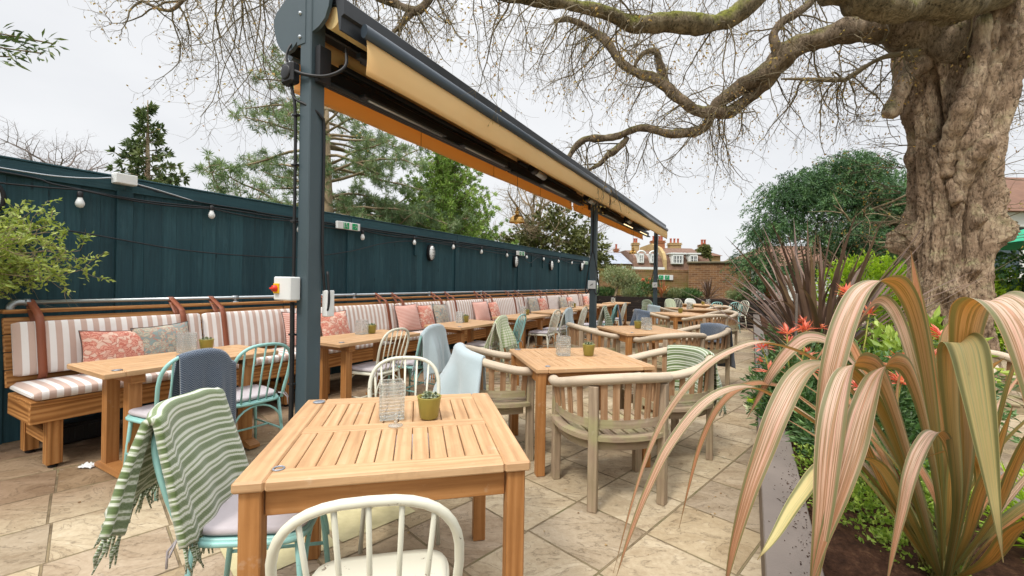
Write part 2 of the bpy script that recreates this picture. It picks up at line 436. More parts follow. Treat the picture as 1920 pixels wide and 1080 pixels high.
def m_patio():
    t = NT('riven sandstone paving'); ob = t.obj
    g = t.mapv(ob, (1, 1, 1), (.10, .255, 0), (0, 0, R(-45)))
    br = t.n('TexBrick', {'Vector': g, 'Color1': (0, 0, 0), 'Color2': (1, 1, 1), 'Mortar': (.5, .5, .5), 'Scale': 1.0, 'Mortar Size': .0062, 'Mortar Smooth': .25, 'Bias': 0.0, 'Brick Width': .457, 'Row Height': .457}, offset=.035, offset_frequency=2, squash=1.0)
    rnd = t.n('SeparateColor', {0: br.outputs[0]}).outputs[0]; mort = br.outputs[1]
    off = t.n('CombineXYZ', {0: t.math('MULTIPLY', rnd, 31), 1: t.math('MULTIPLY', rnd, 17), 2: rnd}).outputs[0]
    pv = t.n('VectorMath', {0: ob, 1: off}, operation='ADD').outputs[0]
    h = t.noise(t.mapv(pv, (2.2, 5.0, 2)), 1.0, 7, .58, .9)
    ter = t.math('FRACT', t.math('MULTIPLY', h, 9))
    edge = t.ramp(ter, [(0, (0,) * 3), (.10, (1,) * 3), (.86, (1,) * 3), (1, (0,) * 3)])
    fine = t.noise(pv, 34, 5, .7)
    big = t.noise(ob, .8, 4, .6)
    col = t.ramp(t.math('ADD', t.math('MULTIPLY', h, .65), t.math('MULTIPLY', fine, .35)), [(.3, srgb(138, 120, 96)), (.5, srgb(174, 161, 138)), (.7, srgb(198, 187, 166))])
    tint = t.ramp(rnd, [(0, srgb(196, 186, 178)), (.3, srgb(248, 242, 232)), (.55, srgb(228, 216, 194)), (.75, srgb(212, 198, 192)), (1, srgb(252, 246, 232))])
    col = t.mix(.8, col, t.mix(1.0, col, tint, 'MULTIPLY'))
    col = t.mix(t.math('MULTIPLY', t.math('SUBTRACT', 1.0, edge), .36), col, srgb(98, 84, 66))
    # the strip by the benches is a browner, dirtier stone
    sx = t.n('SeparateXYZ', {0: ob}); pp = t.math('SUBTRACT', t.math('MULTIPLY', sx.outputs[0], CS), t.math('MULTIPLY', sx.outputs[1], SN))
    wob = t.math('ADD', pp, t.math('MULTIPLY', t.math('SUBTRACT', big, .5), 1.2))
    k = t.ramp(t.math('DIVIDE', t.math('ADD', wob, 5.0), 5.0), [(.27, (.6,) * 3), (.36, (0,) * 3)])
    col = t.mix(k, col, t.mix(1.0, col, srgb(168, 138, 118), 'MULTIPLY'))
    spots = t.noise(ob, 5, 5, .75)
    col = t.mix(t.ramp(spots, [(.58, (0,) * 3), (.74, (.5,) * 3)]), col, srgb(110, 96, 76))
    col = t.mix(t.ramp(spots, [(.26, (.45,) * 3), (.38, (0,) * 3)]), col, srgb(212, 204, 190))
    jm = t.noise(ob, 2.2, 4, .7)
    jc = t.ramp(jm, [(.36, srgb(92, 78, 58)), (.5, srgb(130, 114, 88)), (.66, srgb(104, 102, 66))])
    col = t.mix(mort, col, jc)
    hh = t.math('SUBTRACT', t.math('ADD', t.math('MULTIPLY', t.math('FLOOR', t.math('MULTIPLY', h, 9)), .11), t.math('MULTIPLY', fine, .12)), t.math('MULTIPLY', mort, .7))
    return t.finish(col, .82, t.bump(hh, 1.0, .03), **{'Specular IOR Level': .25})
M['patio'] = m_patio()
# ================================================================ FURNITURE
def sweep_rect(mb, pts, w, h):
    pts = [Vector(p) for p in pts]; base = len(mb.v); m = len(pts); d = 0; o = random.uniform(0, 30)
    ds = []
    for i, p in enumerate(pts):
        t = (pts[min(i + 1, m - 1)] - pts[max(i - 1, 0)]).normalized()
        s = Vector((t.y, -t.x, 0)).normalized()
        if i: d += (p - pts[i - 1]).length
        ds.append(d + o)
        up = s.cross(t)
        for (a, b) in ((1, 1), (-1, 1), (-1, -1), (1, -1)):
            mb.v.append(p + s * (a * w / 2) + up * (b * h / 2))
    for i in range(m - 1):
        for k in range(4):
            q = (k + 1) % 4
            mb.face([base + i * 4 + k, base + i * 4 + q, base + i * 4 + 4 + q, base + i * 4 + 4 + k],
                    [(ds[i], k * .05), (ds[i], k * .05 + .05), (ds[i + 1], k * .05 + .05), (ds[i + 1], k * .05)])
    mb.face([base, base + 1, base + 2, base + 3]); e = base + (m - 1) * 4
    mb.face([e, e + 1, e + 2, e + 3])

def square_table():
    t = thing('square_table', 'pale teak square table nearest the camera with two banks of slats', 'table', group='square teak tables')
    S, H, th = .9, .75, .034; bw = .088; zc = H - th / 2
    b = MB()
    for sx in (-1, 1): b.box((sx * (S / 2 - bw / 2), 0, zc), (bw, S, th), b=.006)
    for y in (-1, 1): b.box((0, y * (S / 2 - bw / 2), zc), (S - 2 * bw - .001, bw, th), b=.006)
    b.box((0, 0, zc), (S - 2 * bw - .001, .07, th - .004), b=.003)
    n = 12; iw = S - 2 * bw; sw = iw / n
    for k in range(n):
        x = -iw / 2 + sw * (k + .5)
        for y in (-1, 1):
            L = S / 2 - bw - .035 - .002
            b.box((x, y * (.035 + L / 2), zc - .001), (sw - .0036, L, th - .008), b=.0025)
    b.build('tabletop', M['table'], t)
    a = MB(); q = S / 2 - .05
    for sx in (-1, 1):
        a.box((sx * q, 0, .67), (.024, S - .16, .085)); a.box((0, sx * q, .67), (S - .16, .024, .085))
    a.build('apron', M['table_leg'], t)
    for sx in (-1, 1):
        for sy in (-1, 1):
            l = MB(); l.box((sx * (S / 2 - .046), sy * (S / 2 - .046), .357), (.062, .062, .714), b=.004)
            l.build('leg', M['table_leg'], t)
    d = MB(); d.lathe([(.0, H), (.026, H + .0015), (.028, H + .004), (.024, H + .006), (0, H + .006)], 20, (-.385, .39, 0), cap=False); d.build('disc', M['disc'], t)
    d = MB(); d.tube([V(-.345 + .016 * math.cos(k * PI / 10), -.368 + .016 * math.sin(k * PI / 10), H + .002) for k in range(20)], .003, 5, closed=True); d.build('ring', M['disc'], t)
    return t

def bench_table():
    t = thing('pedestal_table', 'x', 'table', group='narrow tables along the bench')
    L, D, H, th = 1.1, .6, .75, .034; zc = H - th / 2
    b = MB()
    for sx in (-1, 1): b.box((sx * (L / 2 - .055), 0, zc), (.11, D, th), b=.005)
    for k in range(5):
        w = D / 5; b.box((0, -D / 2 + w * (k + .5), zc), (L - .221, w - .003, th - .001), b=.003)
    b.build('tabletop', M['table'], t)
    for sx in (-1, 1):
        for y in (-.17, .17):
            l = MB(); l.box((sx * .36, y, .385), (.075, .075, .66), b=.004); l.build('leg', M['table_leg'], t)
        f = MB(); f.box((sx * .36, 0, .685), (.075, .5, .06)); f.build('bearer', M['table_leg'], t)
        f = MB(); f.prism([(-.31, .012), (.31, .012), (.31, .035), (.24, .062), (-.24, .062), (-.31, .035)], 0, sx * .36 - .04, sx * .36 + .04); f.build('foot', M['table_leg'], t)
    d = MB(); d.lathe([(.0, H), (.026, H + .0015), (.028, H + .004), (0, H + .006)], 16, (-.46, -.22, 0), cap=False); d.build('disc', M['disc'], t)
    return t

# ---- bow-back metal chair: faces +y
def hoop(a):
    # a from 0 (left base of the arch) to pi
    c, s = math.cos(a), math.sin(a); e = .74
    x = -.203 * (abs(c) ** e) * (1 if c > 0 else -1); z = .685 + .185 * abs(s) ** e
    return V(x, -.245 - .05 * abs(s) ** e, z)
def hooptop(x):
    x = min(abs(x), .19); c = (x / .203) ** (1 / .74); s = math.sqrt(max(0, 1 - c * c))
    return .685 + .185 * s ** .74, -.245 - .05 * s ** .74
def bow_chair(mat, cushion=True):
    t = thing('bow_back_chair', 'x', 'chair')
    seat = MB()
    def sp_(u, v):                                   # rounded seat outline
        a = 2 * PI * u
        c, s = math.cos(a), math.sin(a)
        x = abs(c) ** .38 * (1 if c > 0 else -1); y = abs(s) ** .38 * (1 if s > 0 else -1)
        return x * (.19 + .018 * y), y * .195
    rim = [sp_(k / 40, 0) for k in range(40)]
    base = len(seat.v)
    for (x, y) in rim: seat.v.append(V(x, y, .455))
    for (x, y) in rim: seat.v.append(V(x, y, .437))
    for (x, y) in rim: seat.v.append(V(x * .9, y * .9, .452))
    for k in range(40):
        q = (k + 1) % 40
        seat.face([k, q, 40 + q, 40 + k], smooth=True); seat.face([k, q, 80 + q, 80 + k], smooth=True)
    seat.face([80 + k for k in range(40)]); seat.face([40 + k for k in range(40)][::-1])
    seat.build('seat', mat, t)
    fr = MB(); fr.tube([V(x * 1.0, y * 1.0, .437) for (x, y) in rim], .011, 7, closed=True); fr.build('seat_frame', mat, t)
    h = MB()
    pts = [V(-.178, -.185, .44), V(-.188, -.2, .52), V(-.198, -.226, .61)] + [hoop(PI * k / 18) for k in range(19)] + [V(.198, -.226, .61), V(.188, -.2, .52), V(.178, -.185, .44)]
    h.tube(pts, .0115, 10); h.build('back_hoop', mat, t)
    for k in range(5):
        f = (k - 2) / 2; x0, x1 = f * .115, f * .142
        z, y = hooptop(x1)
        s = MB(); s.tube([V(x0, -.188, .445), V(lerp(x0, x1, .5), lerp(-.19, y, .45), lerp(.445, z, .5)), V(x1, y, z - .004)], .0065, 7); s.build('spindle', mat, t)
    for sx in (-1, 1):
        for sy in (-1, 1):
            l = MB(); l.tube([V(sx * .165, sy * .165, .435), V(sx * .19, sy * (.205 if sy > 0 else .215), 0)], [.0125, .0105], 8); l.build('leg', mat, t)
    st = MB()
    for sy in (-1, 1):
        arch = [V(.177 * math.cos(PI * k / 12) * (1 + .0 * k), sy * (.182 + .012 * (1 - math.sin(PI * k / 12))), .24 + .175 * math.sin(PI * k / 12)) for k in range(13)]
        st.tube(arch, .008, 6)
    for sx in (-1, 1):
        st.tube([V(sx * .181, -.193, .2), V(sx * .18, .187, .2)], .008, 6)
    st.tube([V(-.18, 0, .2), V(.18, 0, .2)], .008, 6)
    st.build('stretcher', mat, t)
    if cushion:
        cu = MB()
        prof = [(0.0, .457), (.92, .457), (.99, .462), (1.0, .472), (.985, .482), (.93, .487), (.5, .489), (0.001, .489)]
        n = 40; b0 = 0
        for (r, z) in prof:
            for (x, y) in rim: cu.v.append(V(x * r * .97, y * r * .97 + .008, z))
        for i in range(len(prof) - 1):
            for k in range(n):
                q = (k + 1) % n; cu.face([i * n + k, i * n + q, (i + 1) * n + q, (i + 1) * n + k], smooth=True)
        cu.build('cushion', M['pad'], t)
        for sx in (-1, 1):
            ti = MB()
            ti.tube([V(sx * .16, -.17, .475), V(sx * .182, -.205, .468), V(sx * .2, -.225, .44), V(sx * .205, -.225, .385)], .004, 5)
            ti.tube([V(sx * .165, -.18, .475), V(sx * .2, -.2, .47), V(sx * .222, -.21, .43)], .004, 5)
            ti.build('cushion_tie', M['pad'], t)
    return t

# ---- curved teak armchair: faces +y
RAILP = [V(-.315, .275, .672), V(-.343, .12, .685), V(-.338, -.05, .722), V(-.27, -.205, .764), V(-.14, -.278, .784), V(0, -.296, .79)]
RAILP = RAILP + [V(-p.x, p.y, p.z) for p in RAILP[-2::-1]]
RAIL = catmull(RAILP, 6)
def rail_at(f):
    x = f * (len(RAIL) - 1); i = min(int(x), len(RAIL) - 2); return RAIL[i].lerp(RAIL[i + 1], x - i)
def armchair():
    t = thing('curved_armchair', 'x', 'armchair')
    r = MB(); n = len(RAIL)
    rr = [.035 * (.8 if i in (0, n - 1) else 1) for i in range(n)]
    ends = [RAIL[0] + V(.004, .012, -.002)] + RAIL + [RAIL[-1] + V(-.004, .012, -.002)]
    r.tube(ends, [.02] + rr + [.02], 12, flat=(.9, 1.1)); r.build('arm_rail', M['rail_teak'], t)
    for sx in (-1, 1):
        l = MB(); l.box((sx * .306, .21, .325), (.052, .056, .65), b=.005); l.build('leg', M['grey_teak'], t)
        l = MB(); l.box((sx * .228, -.243, .37), (.056, .05, .74), Matrix.Rotation(sx * R(35), 3, 'Z'), b=.005); l.build('leg', M['grey_teak'], t)
    lo = [V(p.x * .95, p.y * .95 - .0, .515) for p in RAIL[4:-4]]
    lr = MB(); sweep_rect(lr, lo, .02, .052); lr.build('lower_rail', M['grey_teak'], t)
    m = len(RAIL)
    for k in range(18):
        f = .075 + .85 * k / 17
        p = rail_at(f); q = rail_at(min(1, f + .01)) - rail_at(max(0, f - .01)); q.z = 0; q.normalize()
        if any(abs(p.x - sx * .23) < .036 and p.y < -.15 for sx in (-1, 1)): continue
        if p.y > .17: continue
        s = MB(); s.bar(V(p.x * .95, p.y * .95, .5), V(p.x, p.y, p.z - .022), .012, .041, up=q, b=.002)
        s.build('slat', M['slat_teak'], t)
    se = MB()
    for k in range(8):
        x = -.255 + .51 * k / 7; yb = -.262 * math.sqrt(max(0, 1 - (x / .34) ** 2))
        se.box((x, (.245 + yb) / 2, .43), (.058, .245 - yb, .02), b=.003)
    rim = [V(p.x * .97, p.y * .97, .434) for p in RAIL[3:-3]]
    sweep_rect(se, rim, .062, .026)
    se.build('seat', M['grey_teak'], t)
    ap = MB(); sweep_rect(ap, [V(p.x * .9, p.y * .9, .388) for p in RAIL[4:-4]], .022, .06)
    ap.box((0, .222, .39), (.56, .022, .065)); ap.build('apron', M['grey_teak'], t)
    return t

# ---- throws
def drape(name, mat, ridge, nrm, r, Lin, Lout, sin_=.12, sout=.08, fold=.03, seed=0, Mx=None, fringe=0.0, thick=.009, k1=9.0, spread=.0, skew=0.0, nu=56, nv=40, shear=0.0, fr=.0042):
    rd = random.Random(seed); p1, p2, p3 = [rd.uniform(0, 6) for _ in range(3)]
    ridge = [Vector(p) for p in ridge]; nrm = [Vector(p).normalized() for p in nrm]
    m = len(ridge) - 1; ln = sum((ridge[i + 1] - ridge[i]).length for i in range(m))
    A = PI * r / 2
    def at(u, v):
        x = v * m; i = min(int(x), m - 1); f = x - i
        P = ridge[i].lerp(ridge[i + 1], f); n_ = nrm[i].lerp(nrm[i + 1], f).normalized()
        tg = (ridge[min(i + 1, m)] - ridge[i]).normalized()
        li = Lin * (1 + .05 * math.sin(3 * v + p1)) + skew * (v - .5); lo = Lout * (1 + .06 * math.sin(4 * v + p2)) - skew * (v - .5)
        T = li + 2 * A + lo; s = u * T - li
        w = math.sin(k1 * v + p1) + .5 * math.sin(k1 * 2.1 * v + p3) + .25 * math.sin(k1 * 4.3 * v + p2)
        if s < 0:
            d = -s; q = P - n_ * (r + sin_ * d + fold * .6 * sm(0, .35, d) * (w + .8)) - V(0, 0, d) + tg * (spread * d * (v - .5) * 2)
        elif s <= 2 * A:
            a = s / r; q = P - n_ * (r * math.cos(a)) + V(0, 0, r * math.sin(a))
        else:
            d = s - 2 * A; q = P + n_ * (r + sout * d + fold * sm(0, .35, d) * (w + .8)) - V(0, 0, d) + tg * (spread * d * (v - .5) * 2 + shear * d)
        nz = noise.noise(q * 7 + V(seed, 0, 0)) * .006
        q = q + n_ * nz + V(0, 0, nz)
        return q
    b = MB()
    T = Lin + Lout + 2 * A
    def uvs(u, v):
        li = Lin * (1 + .05 * math.sin(3 * v + p1)) + skew * (v - .5); lo = Lout * (1 + .06 * math.sin(4 * v + p2)) - skew * (v - .5)
        return (u * (li + 2 * A + lo) - li + 1.0, v * ln)
    b.sheet(at, nu, nv, uvs)
    if Mx is not None: b.xform(Mx)
    o = b.build(name, mat, recalc=False)
    md = o.modifiers.new('Solidify', 'SOLIDIFY'); md.thickness = thick; md.offset = 0
    if fringe:
        f = MB(); nf = max(12, int(ln / .011))
        for end in (0.0, 1.0):
            f = MB()
            for k in range(nf):
                v = (k + .5) / nf; q = at(end, v); q2 = at(.02 if end == 0 else .98, v); d = (q - q2).normalized()
                pts = [q, q + d * fringe * .5 + V(rd.uniform(-.01, .01), rd.uniform(-.01, .01), -.004), q + d * fringe * .8 + V(rd.uniform(-.016, .016), rd.uniform(-.016, .016), -fringe * rd.uniform(.15, .45))]
                f.tube(pts, [fr * .9, fr, fr * .5], 5, uvs=3.0)
            if Mx is not None: f.xform(Mx)
            f.build('fringe', mat, o, recalc=False)
    return o
def chair_matrix(c):
    return Matrix.Translation(c.location) @ Matrix.Rotation(c.rotation_euler[2], 4, 'Z')
def throw_on_bow(chair, mat, x0, x1, label, group, Lfront=.36, Lback=.36, seed=1, fold=.03, fringe=0.0, sback=.1, flat=0.0, sfront=.24, **kw):
    n = 14; rid = []; nr = []
    for k in range(n + 1):
        x = lerp(x0, x1, k / n); z, y = hooptop(x); z = lerp(z, .872 + .05 * (x - x0), flat)
        over = max(0, abs(x) - .185) * (1 - flat); rid.append(V(x, y, z - .006 - over * .5)); nr.append(V(0, -1, 0))
    o = drape('throw_blanket', mat, rid, nr, .02, Lfront, Lback, .26, sback, fold, seed, chair_matrix(chair), fringe, **kw)
    return tag(o, label, 'blanket', group)
def throw_on_arm(chair, mat, f0, f1, label, group, Lin=.26, Lout=.5, seed=1, fold=.03, fringe=0.0, sout=.1, **kw):
    n = 18; rid = []; nr = []
    for k in range(n + 1):
        f = lerp(f0, f1, k / n); p = rail_at(f); q = rail_at(min(1, f + .02)) - rail_at(max(0, f - .02)); q.z = 0; q.normalize()
        rid.append(p); nr.append(V(q.y, -q.x, 0) if True else q)
    for i, p in enumerate(rid):
        if nr[i].dot(V(p.x, p.y + .02, 0)) < 0: nr[i] = -nr[i]
    o = drape('throw_blanket', mat, rid, nr, .04, Lin, Lout, .05, sout, fold, seed, chair_matrix(chair), fringe, **kw)
    return tag(o, label, 'blanket', group)

# ---------------------------------------------------------------- table top things
def glass_holder():
    t = thing('glass_lantern', 'x', 'candle holder')
    b = MB(); w, h, th = .05, .15, .006
    for a in range(4):
        rot = Matrix.Rotation(a * PI / 2, 3, 'Z')
        b.box(rot @ V(w - th / 2, 0, h / 2 + .006), (th, 2 * w - th * 2 - .0006, h), rot, b=.0015)
    for a in range(4):
        rot = Matrix.Rotation(a * PI / 2, 3, 'Z'); b.box(rot @ V(w - th / 2, w - th / 2, h / 2 + .006), (th, th, h), rot, b=.001)
    b.box((0, 0, .006), (2 * w, 2 * w, .010), b=.002)
    b.build('glass_body', M['glass'], t)
    return t
M['candle'] = m_plain('ivory candle', srgb(232, 226, 208), .5)
M['succulent'] = m_leaf('succulent leaves', [(.2, srgb(96, 112, 88)), (.5, srgb(140, 150, 118)), (.8, srgb(172, 172, 142))], .5, .05, 30)
def succulent_pot():
    t = thing('succulent_pot', 'x', 'potted plant')
    b = MB(); b.lathe([(0, .0), (.036, 0), (.040, .004), (.051, .088), (.0525, .094), (.050, .095), (.0465, .092), (.044, .08), (0, .08)], 28, cap=False); b.build('pot', M['olive_pot'], t)
    s = MB(); s.lathe([(0, .086), (.046, .084)], 20, cap=False); s.build('soil', M['soil'], t)
    p = MB(); rd = random.Random(3)
    for (cx, cy, sc_) in ((0, 0, 1.0), (.024, .012, .7), (-.02, .02, .72), (-.012, -.024, .7), (.02, -.02, .62)):
        for ring, (n_, ln_, el) in enumerate(((9, .03, .35), (8, .024, .8), (5, .016, 1.2))):
            for k in range(n_):
                a = 2 * PI * (k + .5 * ring) / n_ + rd.uniform(-.1, .1); d = V(math.cos(a) * math.cos(el), math.sin(a) * math.cos(el), math.sin(el)) * ln_ * sc_
                side = V(-math.sin(a), math.cos(a), 0) * .0075 * sc_; o = V(cx, cy, .089 + .006 * ring); i = len(p.v); up = V(0, 0, .003)
                p.v += [o, o + d * .55 + side, o + d, o + d * .55 - side, o + d * .5 + up]
                r_ = rd.random()
                for f in ((0, 1, 4), (1, 2, 4), (2, 3, 4), (3, 0, 4)): p.face([i + q for q in f], [(r_, 0)] * 3)
    p.build('succulent', M['succulent'], t, recalc=False)
    return t
# ---------------------------------------------------------------- soft furnishing
def pad(mb, L, H, T, r=.03, bul=.012):
    # padded block: x length, y thickness, z height, stripe coordinate u runs along x
    ns = 28; nx = 40
    def cs(a, sh, sx):
        c, s = math.cos(a), math.sin(a); e = .32
        y = abs(c) ** e * (1 if c > 0 else -1); z = abs(s) ** e * (1 if s > 0 else -1)
        return y * (T / 2 * sx + bul * (1 - z * z) * sh), z * H / 2 * lerp(1, .995, 1 - sx)
    def fn(u, v):
        e = abs(2 * u - 1); x = (2 * u - 1) * L / 2
        k = max(0.0, (e * L / 2 - (L / 2 - r)) / r); sx = math.sqrt(max(0.0, 1 - k * k)) * .75 + .25 if k > 0 else 1.0
        y, z = cs(2 * PI * v, 1 - e ** 6, sx)
        return V(x, y, z * (1 - .04 * k))
    us = []
    mb.sheet(fn, nx, ns, lambda u, v: ((u - .5) * L, v * 2 * (H + T)))
    for u in (0, 1):
        i = len(mb.v)
        for k in range(ns): mb.v.append(fn(u, k / ns))
        mb.face([i + k for k in range(ns)], [((u - .5) * L, .1)] * ns)
def pillow(mat, w=.42, h=.42, T=.075):
    t = thing('scatter_cushion', 'x', 'cushion')
    b = MB(); n = 18
    def edge(x, y): return (x * w / 2 * (1 - .07 * (1 - y * y)), y * h / 2 * (1 - .07 * (1 - x * x)))
    for sgn in (-1, 1):
        def fn(u, v):
            x, y = 2 * u - 1, 2 * v - 1; k = ((1 - abs(x) ** 2.4) * (1 - abs(y) ** 2.4)) ** .55
            ex, ey = edge(x, y); return V(ex, sgn * T * k + .006 * noise.noise(V(x * 2, y * 2, sgn)), ey)
        b.sheet(fn, n, n, lambda u, v: (u * w, v * h))
    b.build('cover', mat, t)
    p = MB(); q = [edge(x, y) for (x, y) in [(-1 + 2 * k / 10, -1) for k in range(10)] + [(1, -1 + 2 * k / 10) for k in range(10)] + [(1 - 2 * k / 10, 1) for k in range(10)] + [(-1, 1 - 2 * k / 10) for k in range(10)]]
    p.tube([V(a, 0, c) for a, c in q], .0045, 5, closed=True); p.build('piping', M['piping'], t)
    return t
M['piping'] = m_plain('dark piping', srgb(92, 74, 66), .8)
# ================================================================ GROUND
g = MB(); g.sheet(lambda u, v: ((u - .5) * 400, -60 + v * 400, -.03), 4, 4)
tag(g.build('ground', m_plain('far ground', srgb(96, 104, 70), .95, var=.3), recalc=False), kind='structure')
g = MB(); c4 = [W(-3, -5.6), W(22, -5.6), W(22, 9), W(-3, 9)]
g.v += [V(p.x, p.y, 0) for p in c4]; g.face([0, 1, 2, 3][::-1], [(0, 0)] * 4)
tag(g.build('patio', M['patio'], recalc=True), kind='structure')
def m_yslab():
    t = NT('smooth ochre slab'); n_ = t.noise(t.obj, 6, 5, .65)
    col = t.ramp(n_, [(.3, srgb(168, 158, 118)), (.7, srgb(198, 188, 146))]); return t.finish(col, .85, t.bump(t.noise(t.obj, 60, 4), .2, .003))
M['yslab'] = m_yslab()
def G(a, b): return V((a - b) / 2 ** .5, (a + b) / 2 ** .5, 0)
g = MB()
for a0 in (.487, .944):
    i = len(g.v); g.v += [G(a0 + .012, 2.152) + V(0, 0, .004), G(a0 + .445, 2.152) + V(0, 0, .004), G(a0 + .445, 2.585) + V(0, 0, .004), G(a0 + .012, 2.585) + V(0, 0, .004)]
    g.face([i, i + 1, i + 2, i + 3], [(0, 0)] * 4)
tag(g.build('paving_slab', M['yslab']), kind='structure')

# ================================================================ FENCE
def FR(name, label, cat, group=None): return thing(name, label, cat, (0, 0, 0), FROT, group)
fe = FR('closeboard_fence', 'tall dark teal closeboard fence running behind the striped benches', 'fence')
fs = [-.85, 1.75, 4.35, 6.95, 9.55, 12.2, 14.95]; rd = random.Random(5)
for i in range(6):
    b = MB(); x = fs[i] + .062
    while x < fs[i + 1] - .07:
        w = min(rd.choice((.1, .11, .125, .13, .145)), fs[i + 1] - .062 - x); y = 5.165 + rd.uniform(-.007, .009)
        b.box((x + w / 2, y, 1.1), (w + .012, .014, 2.2), Matrix.Rotation(-.075 - rd.uniform(0, .03), 3, 'Z'), b=.002)
        x += w
    b.build('board_panel', M['fence'], fe)
for s in fs:
    b = MB(); b.box((s, 5.155, 1.07), (.122, .06, 2.14), b=.004); b.build('post', M['fence'], fe)
for i in range(6):
    b = MB(); b.box(((fs[i] + fs[i + 1]) / 2, 5.145, 2.19), (fs[i + 1] - fs[i] - .006, .035, .125), b=.004)
    b.box(((fs[i] + fs[i + 1]) / 2, 5.165, 2.262), (fs[i + 1] - fs[i] - .004, .09, .016), b=.003); b.build('capping_board', M['fence'], fe)
for (s, z0, z1) in ((5.75, 1.78, 2.12), (10.3, 1.75, 2.1), (11.0, 1.75, 2.1)):
    b = MB(); b.box((s, 5.14, (z0 + z1) / 2), (.07, .03, z1 - z0)); b.build('batten', M['fence'], fe)

# ================================================================ BENCHES
def bench():
    t = FR('fixed_bench', 'x', 'bench', 'timber benches against the fence')
    L = 2.19; mx = L / 2
    for k in range(4):
        pass
    se = MB()
    for k in range(4): se.box((mx, 4.262 + .125 * k, .468), (L - .004, .12, .034), b=.004)
    se.build('seat', M['bench'], t)
    fb = MB(); fb.box((mx, 4.228, .39), (L - .002, .036, .12), b=.004); fb.build('front_board', M['bench'], t)
    fb = MB(); fb.box((mx, 4.70, .36), (L - .3, .03, .1), b=.004)
    for x in (.022, L - .022): fb.box((x, 4.48, .39), (.036, .46, .12), b=.004)
    fb.build('side_board', M['bench'], t)
    bk = MB(); tilt = Matrix.Rotation(-R(13), 3, 'X')
    for k in range(4):
        z = .57 + .128 * k; bk.box((mx, 4.755 + (z - .5) * .23, z), (L - .004, .032, .125), tilt, b=.004)
    bk.build('backrest', M['bench'], t)
    bk = MB(); bk.box((mx, 4.90, 1.062), (L - .003, .10, .03), b=.004); bk.build('top_board', M['bench'], t)
    for x in (.13, 1.87):
        for (y, h) in ((4.27, .445), (4.76, .445)):
            l = MB(); l.box((x, y, h / 2 + .012), (.082, .082, h - .024), b=.004)
            l.build('leg', M['bench'], t)
            f = MB(); f.lathe([(.026, 0), (.026, .014)], 12, (x, y, 0)); f.build('foot_pad', M['black'], t)
        st = MB(); st.box((x, 4.51, .2), (.06, .5, .085), b=.004); st.build('stretcher', M['bench'], t)
    return t
BN = ['nearest timber bench, its end grain showing at the left edge of the patio', 'second timber bench, behind the steel awning post', 'third timber bench along the fence, with three cushions in a row on its left half', 'fourth timber bench along the fence, behind the mint chair with no throw', 'fifth timber bench, beyond the pair of cream chairs', 'farthest timber bench, at the end where the steel rail stops']
b0 = bench()
for k in range(6):
    o = b0 if k == 0 else dup(b0, (0, 0, 0), FROT)
    w = W(.95 + 2.2 * k, 0); o.location = (w.x, w.y, 0); o['label'] = BN[k]
ra = FR('steel_rail', 'long galvanised steel pipe rail above the bench backs', 'rail')
r = MB(); r.tube([V(1.06, 4.9, 1.128), V(14.3, 4.9, 1.128)], .017, 10); r.build('pipe', M['galv'], ra)
for s in (1.0, 14.33):
    sg = 1 if s < 5 else -1
    r = MB(); r.tube(catmull([V(s + sg * .085, 4.9, 1.128), V(s + sg * .03, 4.9, 1.128), V(s, 4.9, 1.1), V(s, 4.9, 1.06)], 5), .0245, 12)
    r.tube([V(s + sg * .07, 4.9, 1.128), V(s + sg * .1, 4.9, 1.128)], .028, 12); r.tube([V(s, 4.9, 1.05), V(s, 4.9, 1.075)], .03, 12); r.build('elbow', M['galv'], ra)
for s in (2.62, 4.22, 5.84, 7.48, 9.1, 10.74, 12.5):
    r = MB(); r.tube([V(s, 4.9, 1.076), V(s, 4.9, 1.128)], .015, 10); r.tube([V(s - .03, 4.9, 1.128), V(s + .03, 4.9, 1.128)], .023, 12); r.lathe([(.036, 1.077), (.036, 1.084), (.02, 1.09)], 14, (s, 4.9, 0)); r.build('bracket', M['galv'], ra)

